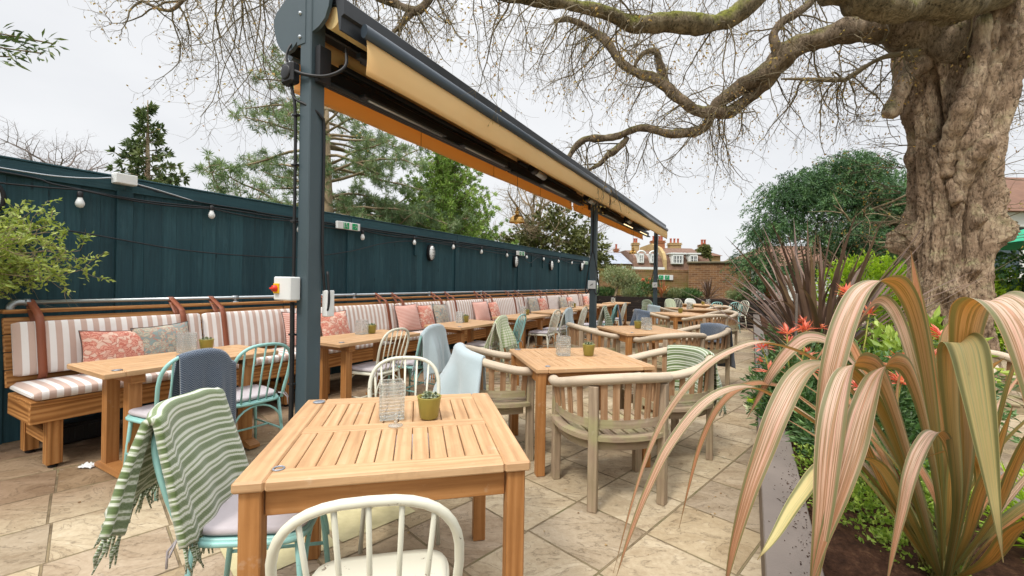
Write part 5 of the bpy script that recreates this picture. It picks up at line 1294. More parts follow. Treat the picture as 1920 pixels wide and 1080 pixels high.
# ---- old tree
M['bark'] = m_bark('gnarled bark', srgb(96, 78, 62), srgb(152, 130, 108), srgb(196, 176, 150), srgb(138, 134, 96), .3)
M['limb_bark'] = m_bark('mossy limb bark', srgb(76, 66, 52), srgb(126, 110, 92), srgb(162, 146, 126), srgb(122, 120, 66), .2)
M['moss_bark'] = m_bark('heavily mossed bark', srgb(72, 64, 48), srgb(118, 106, 84), srgb(152, 140, 116), srgb(118, 122, 46), .85)
M['twig'] = m_plain('grey green twigs', srgb(112, 100, 76), .85, var=.35)
M['bud'] = m_leaf('opening buds', [(.2, srgb(150, 110, 70)), (.5, srgb(178, 150, 84)), (.8, srgb(156, 166, 74))], .5, .25, 6)
ot = thing('old_tree', 'huge gnarled old tree with burls, mossy limbs and bare hanging twigs', 'tree', (6.25, 6.2, 0))
BUR = [(140, 2.12, .34, 20, .20), (135, 1.95, .2, 16, .14), (128, 2.45, .12, 12, .14), (150, 2.75, .10, 12, .16), (147, 3.3, .10, 12, .14), (312, 2.12, .30, 16, .22), (305, 2.6, .12, 12, .25), (226, 1.33, .16, 22, .14), (215, 1.75, .08, 18, .14), (258, 1.62, .16, 11, .10), (262, 2.28, .15, 10, .10), (240, 2.5, .10, 9, .16), (285, 1.2, .14, 14, .16), (160, 1.15, .1, 14, .2), (238, 1.9, .07, 8, .12), (195, 2.9, .05, 10, .2), (270, 3.3, .14, 13, .3), (255, 1.05, .08, 9, .1), (205, 1.0, .08, 12, .12)]
GRV = [(243, 1.6, 3.7, .20, 4.5), (204, 3.0, 4.5, .16, 4.5), (172, 1.0, 2.6, .12, 5), (275, 1.6, 4.4, .14, 5), (233, .2, 1.15, .10, 4), (216, .2, 1.1, .12, 4), (258, .3, 1.0, .1, 4), (186, 1.6, 3.4, .06, 4), (228, 2.3, 3.0, .08, 5)]
def trunk_r(th, z):
    b = [(0, .56), (.5, .45), (1.0, .385), (1.8, .375), (2.6, .395), (3.4, .44), (4.1, .52), (4.8, .62), (5.6, .6), (7, .5)]
    for (z0, r0), (z1, r1) in zip(b, b[1:]):
        if z <= z1: r = lerp(r0, r1, sm(z0, z1, z)); break
    else: r = .6
    dg = math.degrees(th) % 360; q = V(math.cos(th) * .6, math.sin(th) * .6, z * .35)
    r *= 1 + .10 * math.sin(6 * th + 1.0 * math.sin(z * .7)) + .09 * math.sin(11 * th + 1.2 * math.sin(z * .6 + 1)) + .03 * math.sin(23 * th + 2 * math.sin(z * .8))
    r += .045 * noise.noise(V(q.x * 3, q.y * 3, z * .6)) + .02 * noise.noise(V(q.x * 9, q.y * 9, z * 1.2)) + .010 * noise.noise(V(q.x * 22, q.y * 22, z * 6)) - .03 * max(0, 1 - abs(noise.noise(V(q.x * 11, q.y * 11, z * 2.6 + 7))) * 7) - .014 * max(0, 1 - abs(noise.noise(V(q.x * 27, q.y * 27, z * 9))) * 6) + .007 * noise.noise(V(q.x * 60, q.y * 60, z * 30))
    for (a, zz, amp, wd, wz) in BUR:
        da = (dg - a + 180) % 360 - 180; e = (da / wd) ** 2 + ((z - zz) / wz) ** 2
        if e < 6:
            kx = math.exp(-e * 1.1); r += .75 * amp * kx * (1 + .3 * noise.noise(V(da * .16, z * 13, a)) + .25 * noise.noise(V(da * .4, z * 30, a)))
    for (a, z0, z1, amp, wd) in GRV:
        da = (dg - a - 5 * math.sin(z * 1.7 + a) + 180) % 360 - 180
        r -= 1.15 * amp * math.exp(-(da / wd) ** 2) * sm(z0, z0 + .35, z) * (1 - sm(z1 - .4, z1, z))
    return r
m = MB(); NTH, NZ = 330, 400
m.sheet(lambda u, v: (trunk_r(v * 2 * PI, u * 6.6) * math.cos(v * 2 * PI) + .03 * u * 6, trunk_r(v * 2 * PI, u * 6.6) * math.sin(v * 2 * PI), u * 6.6), NZ, NTH)
def on_trunk(deg, z, k=1.0):
    r = trunk_r(R(deg), z) * k; return V(r * math.cos(R(deg)), r * math.sin(R(deg)), z)
for pts in ([on_trunk(222, 2.9, .9), on_trunk(226, 3.3, .98), on_trunk(238, 3.75, 1.0), on_trunk(250, 4.2, 1.03), on_trunk(255, 4.9, .95)], [on_trunk(240, 2.5, .88), on_trunk(244, 3.0, .96), on_trunk(254, 3.35, 1.0), on_trunk(268, 3.7, 1.05), on_trunk(272, 4.3, .98)], [on_trunk(250, 2.6, .9), on_trunk(254, 3.0, .95), on_trunk(264, 3.25, 1.02), on_trunk(280, 3.35, .95)]):
    c = catmull(pts, 8); m.tube(c, [.075 + .045 * math.sin(PI * i / (len(c) - 1)) + .012 * math.sin(i * 1.7) for i in range(len(c))], 14)
m.build('trunk', M['bark'], ot, recalc=True, weld=True)
o0 = V(6.25, 6.2, 0); tw = MB(); ends = []; rd = random.Random(21)
def limb_mesh(nm, pts, mat, spawn, Ls, droop=.16, r1=.012, kids=(6, 4, 0)):
    P = catmull([V(*q[:3]) - o0 for q in pts], 8); Rr = fill([q[3] for q in pts], 8)
    P2 = [p + V(noise.noise(p * 1.9), noise.noise(p * 1.9 + V(9, 0, 0)), noise.noise(p * 1.9 + V(0, 9, 0))) * Rr[i] * .55 for i, p in enumerate(P)]
    R2 = [max(.004, r_ * (.84 if nm in ('lower', 'lowerB', 'mossy') else 1) * (1 + .24 * noise.noise(P[i] * 3.1) + .14 * noise.noise(P[i] * 8))) for i, r_ in enumerate(Rr)]
    b = MB(); i0 = len(b.v); nsd = 16 if max(Rr) > .08 else 9; b.tube(P2, R2, nsd)
    for i in range(len(b.v)):
        q = P2[min(i // nsd, len(P2) - 1)]; off = b.v[i] - q; b.v[i] = q + off * (1 + .22 * noise.noise(b.v[i] * 6) + .1 * noise.noise(b.v[i] * 17))
    b.build('limb', M[mat], ot)
    tot = len(P2)
    for _ in range(spawn):
        i = rd.randrange(int(tot * .12), tot - 1); p = P2[i]; t = (P2[i + 1] - P2[i]).normalized()
        d = t.cross(rdir(rd)).normalized(); d = (d + t * rd.uniform(-.2, .8) + V(0, 0, -.25)).normalized()
        twig(tw, p, d, Ls * rd.uniform(.5, 1.2), r1 * rd.uniform(.7, 1.3), 0, rd, droop, .38, kids, (5, 3, 3), ends, 8, .48, .22)
limb_mesh('lower', LIMB['lower'], 'limb_bark', 34, 1.25)
limb_mesh('lowerB', LIMB['lowerB'], 'limb_bark', 52, 1.35)
limb_mesh('fork', LIMB['fork'], 'limb_bark', 8, .9)
limb_mesh('hook', LIMB['hook'], 'limb_bark', 8, .7)
limb_mesh('riser', LIMB['riser'], 'limb_bark', 10, 1.0)
limb_mesh('mossy', [(6.2, 6.1, 5.0, .3), (4.9, 5.4, 5.15, .22)] + LIMB['mossy'] + [(-3.6, 4.4, 5.2, .025)], 'moss_bark', 40, 1.15, .18, .009)
limb_mesh('cross', [(2.0, 4.2, 6.0, .05), (2.9, 4.5, 5.5, .13)] + LIMB['cross'] + [(6.4, 6.1, 5.7, .3)], 'moss_bark', 3, .6)
limb_mesh('stub', [(a, b_, c, r_ * .78) for (a, b_, c, r_) in LIMB['stub']], 'bark', 0, 1)
limb_mesh('spray', LIMB['spray'], 'twig', 26, 1.0)
limb_mesh('leftfar', LIMB['leftfar'], 'limb_bark', 26, 1.25)
limb_mesh('leftfar2', LIMB['leftfar2'], 'limb_bark', 10, 1.0)
limb_mesh('leftnear', LIMB['leftnear'], 'limb_bark', 14, .9)
limb_mesh('topright', LIMB['topright'], 'bark', 14, 1.1)
# sprays from the trunk and from limbs above the frame
for _ in range(60):
    a = rd.choice((135, 140, 150, 310, 315, 325)) + rd.uniform(-15, 15); z = rd.uniform(1.9, 4.6)
    p = on_trunk(a, z); d = V(math.cos(R(a)), math.sin(R(a)), .3)
    twig(tw, p, d, rd.uniform(.4, 1.1), .006, 0, rd, .02, .3, (4, 2, 0), (4, 3, 3), ends, 6, .45, .05)
HI = [(6.2, 6.2, 5.6, .36), (4.6, 6.6, 6.9, .22), (2.2, 7.0, 7.3, .16), (-.8, 7.2, 6.9, .1), (-3.4, 7.0, 6.5, .07), (-4.6, 6.6, 6.3, .03)]
limb_mesh('high', HI, 'limb_bark', 30, 1.6)
HP = catmull([V(*q[:3]) for q in HI], 10)
for _ in range(56):
    p = HP[rd.randrange(8, len(HP))] + rdir(rd) * .02 - o0
    twig(tw, p, V(rd.uniform(-.6, .4), rd.uniform(-.4, .4), -.7), rd.uniform(1.7, 3.0), .014, 0, rd, .12, .36, (8, 4, 0), (5, 3, 3), ends, 9, .5, .25)
limb_mesh('side', [(6.5, 6.4, 4.6, .2), (7.6, 7.0, 5.4, .12), (9.0, 7.6, 5.6, .05)], 'limb_bark', 10, 1.1)
for _ in range(10):
    f = rd.random(); p = V(lerp(7.6, 9.0, f), lerp(7.0, 7.6, f), lerp(5.4, 5.6, f)) - o0
    twig(tw, p, V(rd.uniform(-.4, .6), rd.uniform(-.4, .4), -.6), rd.uniform(1.0, 1.9), .012, 0, rd, .08, .36, (6, 4, 0), (5, 3, 3), ends, 8, .5, .2)
tag(tw.build('twigs', M['twig'], ot, recalc=False), kind='stuff')
bd = MB()
for (p, d) in ends:
    if rd.random() < .55:
        for q in range(rd.choice((1, 2, 3))): leafq(bd, p, (d + rdir(rd) * .5).normalized(), rd.uniform(.02, .05), .016, rd.random() * .7)
tag(bd.build('buds', M['bud'], ot, recalc=False), kind='stuff')

# ---- trees behind the fence
def blob(x, y, z, a, b_, c): return (V(x, y, z), V(a, b_, c))
M['spruce'] = m_leaf('dark spruce needles', [(.2, srgb(56, 72, 44)), (.5, srgb(92, 108, 66)), (.8, srgb(130, 138, 92))], .6, .15, .6)
M['pine'] = m_leaf('blue green pine needles', [(.2, srgb(76, 98, 68)), (.5, srgb(118, 140, 98)), (.8, srgb(158, 170, 126))], .6, .2, .5)
M['cypress'] = m_leaf('bright cypress sprays', [(.2, srgb(84, 112, 50)), (.5, srgb(128, 156, 76)), (.8, srgb(172, 192, 110))], .6, .2, .5)
M['yew'] = m_leaf('deep green yew', [(.2, srgb(38, 64, 40)), (.5, srgb(68, 102, 62)), (.8, srgb(116, 148, 92))], .5, .15, .5)
M['ivy'] = m_leaf('olive ivy', [(.2, srgb(62, 70, 36)), (.5, srgb(96, 102, 56)), (.8, srgb(136, 136, 84))], .45, .12, .7)
M['hedge'] = m_leaf('lime hedge leaves', [(.2, srgb(98, 124, 28)), (.5, srgb(148, 178, 44)), (.8, srgb(186, 210, 72))], .45, .3, 1.5)
M['privet'] = m_leaf('yellow green privet', [(.2, srgb(92, 112, 48)), (.5, srgb(146, 162, 76)), (.8, srgb(192, 200, 118))], .4, .3, 3)
M['pale_leaf'] = m_leaf('grey green leaves', [(.2, srgb(92, 108, 72)), (.5, srgb(136, 146, 104)), (.8, srgb(174, 178, 140))], .5, .2, 4)
M['willow'] = m_plain('pale bare branches', srgb(150, 132, 104), .9, var=.3)
M['grey_twig'] = m_plain('distant grey twigs', srgb(136, 124, 118), .9, var=.2)
def conifer(x, y, h, r, mat, lab, seed, z0=1.0, tiers=26, nb=9, l=.22, w=.09, tilt=-.15, shape=.9, dens=7, ragged=.3, twm='bark'):
    rd = random.Random(seed); t = thing('conifer_tree', lab, 'tree', (x, y, 0), 0, 'trees behind the fence')
    b = MB(); b.tube([V(0, 0, 0), V(.05, 0, h * .5), V(0, 0, h)], [r * .06 + .04, r * .04 + .03, .015], 8); f = MB(); br = b
    for k in range(tiers):
        q = k / tiers; z = lerp(z0, h * .985, q); R_ = r * (1 - q) ** shape + .12
        for _ in range(max(3, int(nb * (1 - q * .6)))):
            a = rd.uniform(0, 2 * PI); L = R_ * rd.uniform(1 - ragged * 1.6, 1 + ragged * .35); d = V(math.cos(a), math.sin(a), tilt + .5 * q); p = V(0, 0, z + rd.uniform(-.15, .15)); n = max(2, int(L / .28)); pts = [p.copy()]
            for s in range(n):
                p = p + d.normalized() * (L / n); d = d + V(rd.uniform(-.15, .15), rd.uniform(-.15, .15), .04); pts.append(p.copy())
                g = (s + 1) / n
                if g < .25: continue
                cl = rd.random()
                for _ in range(dens):
                    e = (d.normalized() * .7 + rdir(rd) * .75 + V(0, 0, -.12)).normalized(); leafq(f, p + rdir(rd) * .12 * (1.3 - g) * r * .35, e, l * rd.uniform(.6, 1.3), w * rd.uniform(.7, 1.2), cl * .7 + rd.random() * .3)
            br.tube(pts, [.02 * (1 - i / len(pts)) + .006 for i in range(len(pts))], 3, cap=False)
    b.build('trunk', M[twm], t, recalc=False); f.build('crown', M[mat], t, recalc=False); return t
conifer(-13.9, 16.3, 8.0, 2.1, 'spruce', 'sparse pointed spruce standing left of the steel post', 2, 1.5, 26, 9, .24, .09, -.1, .95, 15, .42)
conifer(-2.75, 17.3, 6.75, 3.2, 'cypress', 'dense bright green cypress behind the middle of the fence', 4, .8, 50, 17, .13, .036, .28, .7, 30, .3)
conifer(-11.2, 24, 6.0, 1.8, 'spruce', 'low dark conifer between the spruce and the pine, mostly hidden by the fence', 9, .8, 16, 8, .4, .18, 0, .8, 6)
def pine(x, y, h, lab, seed):
    rd = random.Random(seed); t = thing('pine_tree', lab, 'tree', (x, y, 0), 0, 'trees behind the fence'); b = MB(); f = MB()
    b.tube([V(0, 0, 0), V(.2, 0, 3), V(.0, .1, h)], [.26, .2, .05], 8)
    for k in range(72):
        q = k / 72; z = lerp(1.2, h, q); a = rd.uniform(0, 2 * PI); L = (4.7 * (1 - q) ** .5 + .5) * rd.uniform(.45, 1.05); p = V(0, 0, z); d = V(math.cos(a), math.sin(a), rd.uniform(.05, .4)); n = max(3, int(L / .32)); pts = [p.copy()]
        for s in range(n):
            d = (d + rdir(rd) * .2 + V(0, 0, -.03)).normalized(); p = p + d * L / n; pts.append(p.copy())
            if s < n * .3: continue
            for _ in range(6):
                c = p + rdir(rd) * .26; cl = rd.random(); ax = (d * .4 + rdir(rd)).normalized()
                b.tube([p, c], [.008, .004], 3, cap=False)
                for _ in range(26): leafq(f, c, (ax * .5 + rdir(rd)).normalized(), rd.uniform(.12, .24), .02, cl * .7 + .3 * rd.random())
        b.tube(pts, [.05 * (1 - i / len(pts)) + .008 for i in range(len(pts))], 4, cap=False)
    b.build('trunk', M['willow'], t, recalc=False); f.build('crown', M['pine'], t, recalc=False)
pine(-6.3, 14.2, 8.2, 'airy blue green pine right behind the steel awning post', 6)
pine(-5.0, 16.5, 4.2, 'low pale pine between the tall pine and the bright cypress', 16)
def bare(x, y, h, lab, seed, mat='grey_twig', L=3.0, n=16, r=.16, kids=(8, 6, 4, 0), up=.12, ivy=None, lean=0):
    rd = random.Random(seed); t = thing('bare_tree', lab, 'tree', (x, y, 0), 0, 'trees behind the fence'); b = MB(); f = MB()
    b.tube([V(0, 0, 0), V(.1, 0, h * .4), V(lean, 0, h * .8)], [r, r * .7, r * .25], 8); st = len(b.f)
    for k in range(n):
        q = rd.uniform(.25, .8); a = rd.uniform(0, 2 * PI); twig(f, V(.1 * q, 0, h * q), V(math.cos(a), math.sin(a), rd.uniform(.4, 1.3)), L * rd.uniform(.6, 1.1), r * .3, 0, rd, -up * .3, .22, kids, (5, 4, 3, 3), None, 8, .5, .05)
    b.build('trunk', M[mat], t, recalc=False); tag(f.build('crown', M[mat], t, recalc=False), kind='stuff')
    if ivy:
        g = MB(); cloud(g, ivy[0], ivy[1], .2, .14, rd, .1, 4, .4); g.build('ivy', M['ivy'], t, recalc=False)
bare(-19.6, 18.5, 7.6, 'bare rounded tree at the far left above the fence', 3, L=2.9, n=26)
bare(-9.3, 15.2, 5.2, 'bare pale shrub like tree between the spruce and the steel post', 5, 'willow', 1.9, 20, .09)
bare(.9, 20, 6.2, 'bare tangled tree with ivy climbing its trunk, behind the brass lamp', 7, 'willow', 2.8, 26, .16, ivy=([blob(1.0, 0, 3.0, 1.7, 1.3, 2.0), blob(-.5, 0, 2.4, 1.3, 1, 1.4), blob(2.4, 0, 2.5, 1.2, 1, 1.3)], 2200))
bare(5.2, 30, 6.2, 'small bare tree right of the second steel post, against the sky', 8, 'grey_twig', 2.6, 22, .1)
# far branch of an evergreen at the top left edge
t = thing('cedar_tree', 'dark cedar whose branch tips poke in at the top left corner', 'tree', (-15.2, 11.5, 0), 0, 'trees behind the fence'); rd = random.Random(3); b = MB(); f = MB()
b.tube([V(0, 0, 0), V(0, 0, 10)], [.3, .1], 8)
for (z, L, a) in ((8.0, 2.3, .25), (7.55, 2.3, .1), (7.2, 1.9, -.1), (8.2, 1.6, -.3)):
    p = V(0, 0, z); d = V(math.cos(a), math.sin(a), -.08); pts = [p.copy()]
    for s in range(9):
        p = p + d * L / 9; pts.append(p.copy())
        for _ in range(7): leafq(f, p + rdir(rd) * .16, (d + rdir(rd) * .9).normalized(), rd.uniform(.2, .4), .07, rd.random())
    b.tube(pts, .02, 4)
b.build('trunk', M['bark'], t, recalc=False); f.build('crown', M['spruce'], t, recalc=False)
# yew to the right
t = thing('yew_tree', 'broad dark green yew standing left of the old tree trunk', 'tree', (10.6, 13.5, 0)); rd = random.Random(14); f = MB(); b = MB()
YB = [blob(0, 0, 3.6, 2.6, 1.8, 1.9), blob(-1.9, -.2, 3.1, 1.5, 1.3, 1.2), blob(-2.5, -.3, 2.6, 1.0, 1, .9), blob(1.7, 0, 4.3, 1.6, 1.3, 1.1), blob(.5, 0, 4.7, 1.3, 1.2, .8), blob(-1.0, 0, 4.1, 1.2, 1.1, .8), blob(2.6, .2, 3.2, 1.3, 1.2, 1.3), blob(-1.2, -.4, 2.2, 1.5, 1.1, .8), blob(1.0, -.5, 2.4, 1.6, 1.0, .9), blob(2.6, -.2, 2.2, 1, .9, .8)]
YB = []
for k in range(84):
    a = rd.uniform(0, 2 * PI); q = math.sqrt(rd.random()); x = 3.5 * q * math.cos(a); z = 3.4 + 2.05 * q * abs(math.sin(a)) ** .8 * (1 if math.sin(a) > 0 else -1)
    if x < -1.2: z -= (-1.2 - x) * .42
    if x > 0: z += .25 * x * .3
    s_ = rd.uniform(.32, .75) * (1.15 - .5 * q); YB.append(blob(x, rd.uniform(-.9, .9) * (1.1 - q), z, s_ * 1.2, s_, s_ * .85))
cloud(f, YB, 9500, .12, .032, rd, .8, 5, .25, .5)
for (c, r) in YB:
    for _ in range(int(46 * r.x)):
        d = rdir(rd); p = c + V(d.x * r.x, d.y * r.y, d.z * r.z) * rd.uniform(.75, 1.12); ax = V(d.x, d.y * .6, -.1).normalized(); cl = rd.random()
        for q in range(rd.choice((6, 8, 11))):
            p = p + ax * .055; ax = (ax + V(0, 0, -.16) + rdir(rd) * .12).normalized()
            for _ in range(3): leafq(f, p, (ax * .7 + rdir(rd) * .8).normalized(), rd.uniform(.07, .13), .026, cl * .7 + rd.random() * .3)
b.tube([V(0, 0, 0), V(.1, 0, 3), V(.3, 0, 4.6)], [.22, .16, .05], 8); b.tube([V(1.3, 0, 0), V(1.4, 0, 3.4)], [.14, .07], 8)
for k in range(26):
    a = rd.uniform(0, 2 * PI); twig(b, V(0, 0, rd.uniform(1.5, 3.8)), V(math.cos(a), math.sin(a) * .7, .25), 2.4, .05, 0, rd, .02, .2, (3, 0), (5, 3), None, 7)
b.build('trunk', M['bark'], t, recalc=False); f.build('crown', M['yew'], t, recalc=False)
# lime hedge behind the planter
t = thing('lime_hedge', 'bright lime green clipped hedge between the dark flax and the trunk', 'hedge', (8.1, 9.2, 0)); rd = random.Random(15); f = MB(); b = MB()
HB = [blob(-.9 + .45 * k, .1 * math.sin(k), .95 + .12 * math.sin(k * 1.7), .62, .6, .98 + .05 * math.sin(k * 2.3)) for k in range(8)]
cloud(f, HB, 5600, .075, .05, rd, -.3, 4, .8, .7); b.tube([V(-.9, 0, 0), V(-.9, 0, 1)], .04, 5); b.tube([V(1, 0, 0), V(1, 0, 1)], .04, 5); b.build('stem', M['bark'], t, recalc=False); f.build('foliage', M['hedge'], t, recalc=False)
# small branch with leaves right of the trunk
t = thing('laurel_shrub', 'green leafy shrub under the green parasol at the right edge', 'shrub', (10.4, 8.8, 0)); rd = random.Random(17); f = MB(); cloud(f, [blob(0, 0, 1.75, .8, .6, .42), blob(.7, 0, 1.5, .8, .6, .7), blob(.3, 0, .8, .7, .5, .8)], 900, .13, .05, rd, .4, 4, .4)
b = MB(); b.tube([V(.3, 0, 0), V(.3, 0, 1.4)], .03, 6); b.build('stem', M['bark'], t, recalc=False); f.build('foliage', M['yew'], t, recalc=False)
# standard privet at the left edge
w = W(.72, -4.98); t = thing('privet_shrub', 'yellow green leafy shrub reaching in at the left edge over the bench', 'shrub', (w.x, w.y, 0)); rd = random.Random(19); f = MB(); b = MB()
b.tube([V(0, 0, 0), V(.02, 0, .7), V(0, 0, 1.35)], [.03, .024, .02], 7); ee = []
for k in range(80):
    a = rd.uniform(0, 2 * PI); twig(b, V(0, 0, rd.uniform(1.2, 1.62)), V(math.cos(a), math.sin(a), rd.uniform(-.35, .9)), rd.uniform(.45, .72), .006, 0, rd, -.02, .26, (5, 2, 0), (4, 3, 3), ee, 7, .5)
for (p, d) in ee:
    if p.z < 1.15: continue
    cl = rd.random()
    for q in range(15):
        leafq(f, p - d * (.014 * q) + rdir(rd) * .004, (d * .6 + rdir(rd) * .9).normalized(), rd.uniform(.03, .055), .018, cl * .6 + .4 * rd.random())
b.build('stem', M['willow'], t, recalc=False); f.build('foliage', M['privet'], t, recalc=False)
# small tree in the far planter
w = W(15.95, -4.35); t = thing('olive_tree', 'small olive tree with leaning pale trunk at the corner of the fence', 'tree', (w.x, w.y, .84)); rd = random.Random(23); f = MB(); b = MB()
b.tube([V(-.25, -.3, -.6), V(-.15, -.1, 0), V(0, 0, .45)], [.055, .05, .04], 8)
cloud(f, [blob(.2, 0, .72, .5, .45, .42), blob(-.2, 0, .8, .38, .4, .34), blob(.5, 0, .5, .34, .3, .3)], 1300, .085, .026, rd, 0, 4, .35, .5); b.build('trunk', M['willow'], t, recalc=False); f.build('crown', M['pale_leaf'], t, recalc=False)

# ================================================================ PLANTER SHRUBS
M['pieris_leaf'] = m_leaf('glossy pieris leaves', [(.2, srgb(40, 66, 36)), (.5, srgb(74, 104, 58)), (.8, srgb(118, 146, 92))], .35, .2, 5)
M['pieris_red'] = m_leaf('coral red new shoots', [(.15, srgb(196, 78, 64)), (.5, srgb(224, 120, 102)), (.85, srgb(238, 172, 150))], .4, .35, 9)
M['lime'] = m_leaf('lime ground cover', [(.2, srgb(84, 112, 40)), (.5, srgb(132, 158, 62)), (.8, srgb(180, 196, 100))], .45, .3, 6)
M['stalk'] = m_plain('green stalk', srgb(150, 148, 66), .6)
M['flower'] = m_leaf('cream flowers', [(.2, srgb(206, 214, 176)), (.8, srgb(240, 240, 226))], .6, .3, 6)
M['rust'] = m_leaf('rusty flax', [(.2, srgb(130, 70, 50)), (.5, srgb(178, 108, 76)), (.8, srgb(206, 150, 110))], .45, .2, 4)
def pieris(x, y, z, heads, sc_, lab, seed, spread=.3, group='red tipped shrubs in the planter'):
    rd = random.Random(seed); t = thing('pieris_shrub', lab, 'shrub', (x, y, z), 0, group); f = MB(); s = MB()
    cloud(f, [blob(0, 0, .18 * sc_, spread * sc_, spread * sc_, .2 * sc_), blob(.1 * sc_, .05, .32 * sc_, spread * .7 * sc_, spread * .7 * sc_, .14 * sc_)], 420, .062 * sc_, .02 * sc_, rd, -.1, 4, .3, .6)
    for (hx, hy, hz) in heads:
        h = MB()
        c = V(hx, hy, hz); s.tube([V(hx * .3, hy * .3, hz * .35), V(hx * .8, hy * .8, hz * .75), c], [.006, .005, .005], 5)
        for k in range(24):
            a = rd.uniform(0, 2 * PI); el = rd.uniform(-.25, 1.2); d = V(math.cos(a) * math.cos(el), math.sin(a) * math.cos(el), math.sin(el)); leafq(h, c + rdir(rd) * .008, d, rd.uniform(.055, .1) * sc_, .019 * sc_, rd.random(), V(0, 0, 1))
        h.build('red_shoots', M['pieris_red'], t, recalc=False)
        for k in range(10):
            a = rd.uniform(0, 2 * PI); leafq(f, c - V(0, 0, rd.uniform(.03, .12)), V(math.cos(a), math.sin(a), .3).normalized(), .06 * sc_, .02 * sc_, rd.random(), V(0, 0, 1))
    s.build('stalk', M['stalk'], t, recalc=False); f.build('foliage', M['pieris_leaf'], t, recalc=False)
pieris(1.97, 3.0, .4, [(-.08, -.05, .62), (.1, .02, .64), (-.16, .1, .5), (.0, -.14, .4), (-.2, -.05, .36), (.2, -.1, .42)], 1.0, 'red tipped shrub nearest the path, two coral heads under the dark flax', 31)
pieris(2.5, 3.15, .4, [(-.08, -.05, .9), (.06, .08, .86), (.2, .1, .75)], 1.05, 'red tipped shrub with tall heads right of the dark flax', 32, .28)
pieris(2.05, 2.36, .4, [(.05, -.05, .55), (.12, .06, .5), (-.1, .05, .38), (.0, -.1, .45)], .9, 'red tipped shrub behind the arched flax leaves', 33)
pieris(2.72, 2.72, .4, [(-.06, -.05, .66), (.06, .05, .62), (.14, -.06, .5), (-.12, -.05, .52)], 1.0, 'red tipped shrub just in front of the old trunk', 34)
pieris(2.85, 4.1, .4, [(-.1, -.05, .6), (.1, .0, .55), (0, .1, .5), (-.2, .0, .42)], 1.0, 'red tipped shrub at the foot of the dark flax, nearest its left side', 35)
def mound(name, x, y, z, blobs, n, l, w, mat, lab, seed, cat='plant', kind=None, droop=-.3, group=None):
    rd = random.Random(seed); f = MB(); cloud(f, blobs, n, l, w, rd, droop, 4, .55, .6); o = f.build(name, M[mat], recalc=False); o.location = (x, y, z); return tag(o, lab, cat, group, kind)
mound('ground_cover', 1.75, 1.98, .4, [blob(0, 0, .02, .22, .26, .1), blob(-.12, .2, .02, .16, .16, .09), blob(.2, -.15, .02, .16, .18, .09), blob(.35, .1, .02, .2, .2, .1)], 1300, .02, .014, 'lime', 'lime green ground cover spreading over the soil', 41, 'ground cover', 'stuff')
mound('leafy_shrub', 1.95, 2.5, .4, [blob(0, 0, .08, .2, .2, .14), blob(-.05, -.2, .05, .14, .14, .1), blob(-.1, .3, .1, .18, .2, .16)], 520, .07, .024, 'pieris_leaf', 'low dark leafy shrub beside the capping, below the coral heads', 42, 'shrub')
mound('ground_cover', 1.42, 1.78, .39, [blob(0, 0, .02, .14, .2, .08), blob(.2, .1, .02, .2, .16, .09), blob(.05, -.25, .0, .1, .14, .06)], 800, .02, .014, 'lime', 'lime green ground cover close behind the grey capping', 47, 'ground cover', 'stuff')
mound('leafy_shrub', 1.72, 2.15, .4, [blob(0, 0, .06, .14, .2, .12), blob(.1, .25, .06, .14, .16, .12)], 360, .06, .022, 'pieris_leaf', 'low dark green plant between the ground cover and the coral heads', 48, 'shrub')
mound('grassy_clump', 1.98, 1.42, .38, [blob(.1, .05, .06, .2, .2, .1)], 260, .12, .012, 'hedge', 'bright green grassy clump at the lower right behind the flax', 43, 'plant', droop=-.9)
pieris(2.3, 3.55, .4, [(-.1, -.1, .34), (-.2, .05, .3), (.05, -.15, .4), (-.15, -.2, .26)], .95, 'low red tipped shrub spilling towards the capping, left of the dark flax', 36, .26)
mound('leafy_shrub', 3.15, 3.3, .4, [blob(0, 0, .3, .3, .25, .3), blob(.3, .3, .2, .3, .25, .25)], 300, .12, .05, 'lime', 'broad leaved bright green shrub under the lime hedge', 44, 'shrub')
mound('leafy_shrub', 4.1, 5.95, .4, [blob(0, 0, .15, .3, .4, .22), blob(.3, .8, .15, .35, .45, .22)], 420, .07, .026, 'pieris_leaf', 'dark shrubs in the planter beyond the flax', 45, 'shrub')
fl_ = MB(); rd = random.Random(46); cloud(fl_, [blob(0, 0, 0, .045, .045, .03)], 90, .016, .013, rd, -.4, 3, .6); i0 = len(fl_.f)
vi = thing('white_flower', 'cream flower head with bright leaves hanging over the planter edge', 'flower', (1.93, 3.08, .5)); w = W(3.55, .02); vi.location = (w.x, w.y, .47); fl_.build('flower_head', M['flower'], vi, recalc=False)
lf = MB()
for k in range(9): leafq(lf, V(.02, 0, .02), (rdir(rd) + V(.3, 0, .8)).normalized(), .08, .035, rd.random())
lf.build('leaf', M['hedge'], vi, recalc=False)
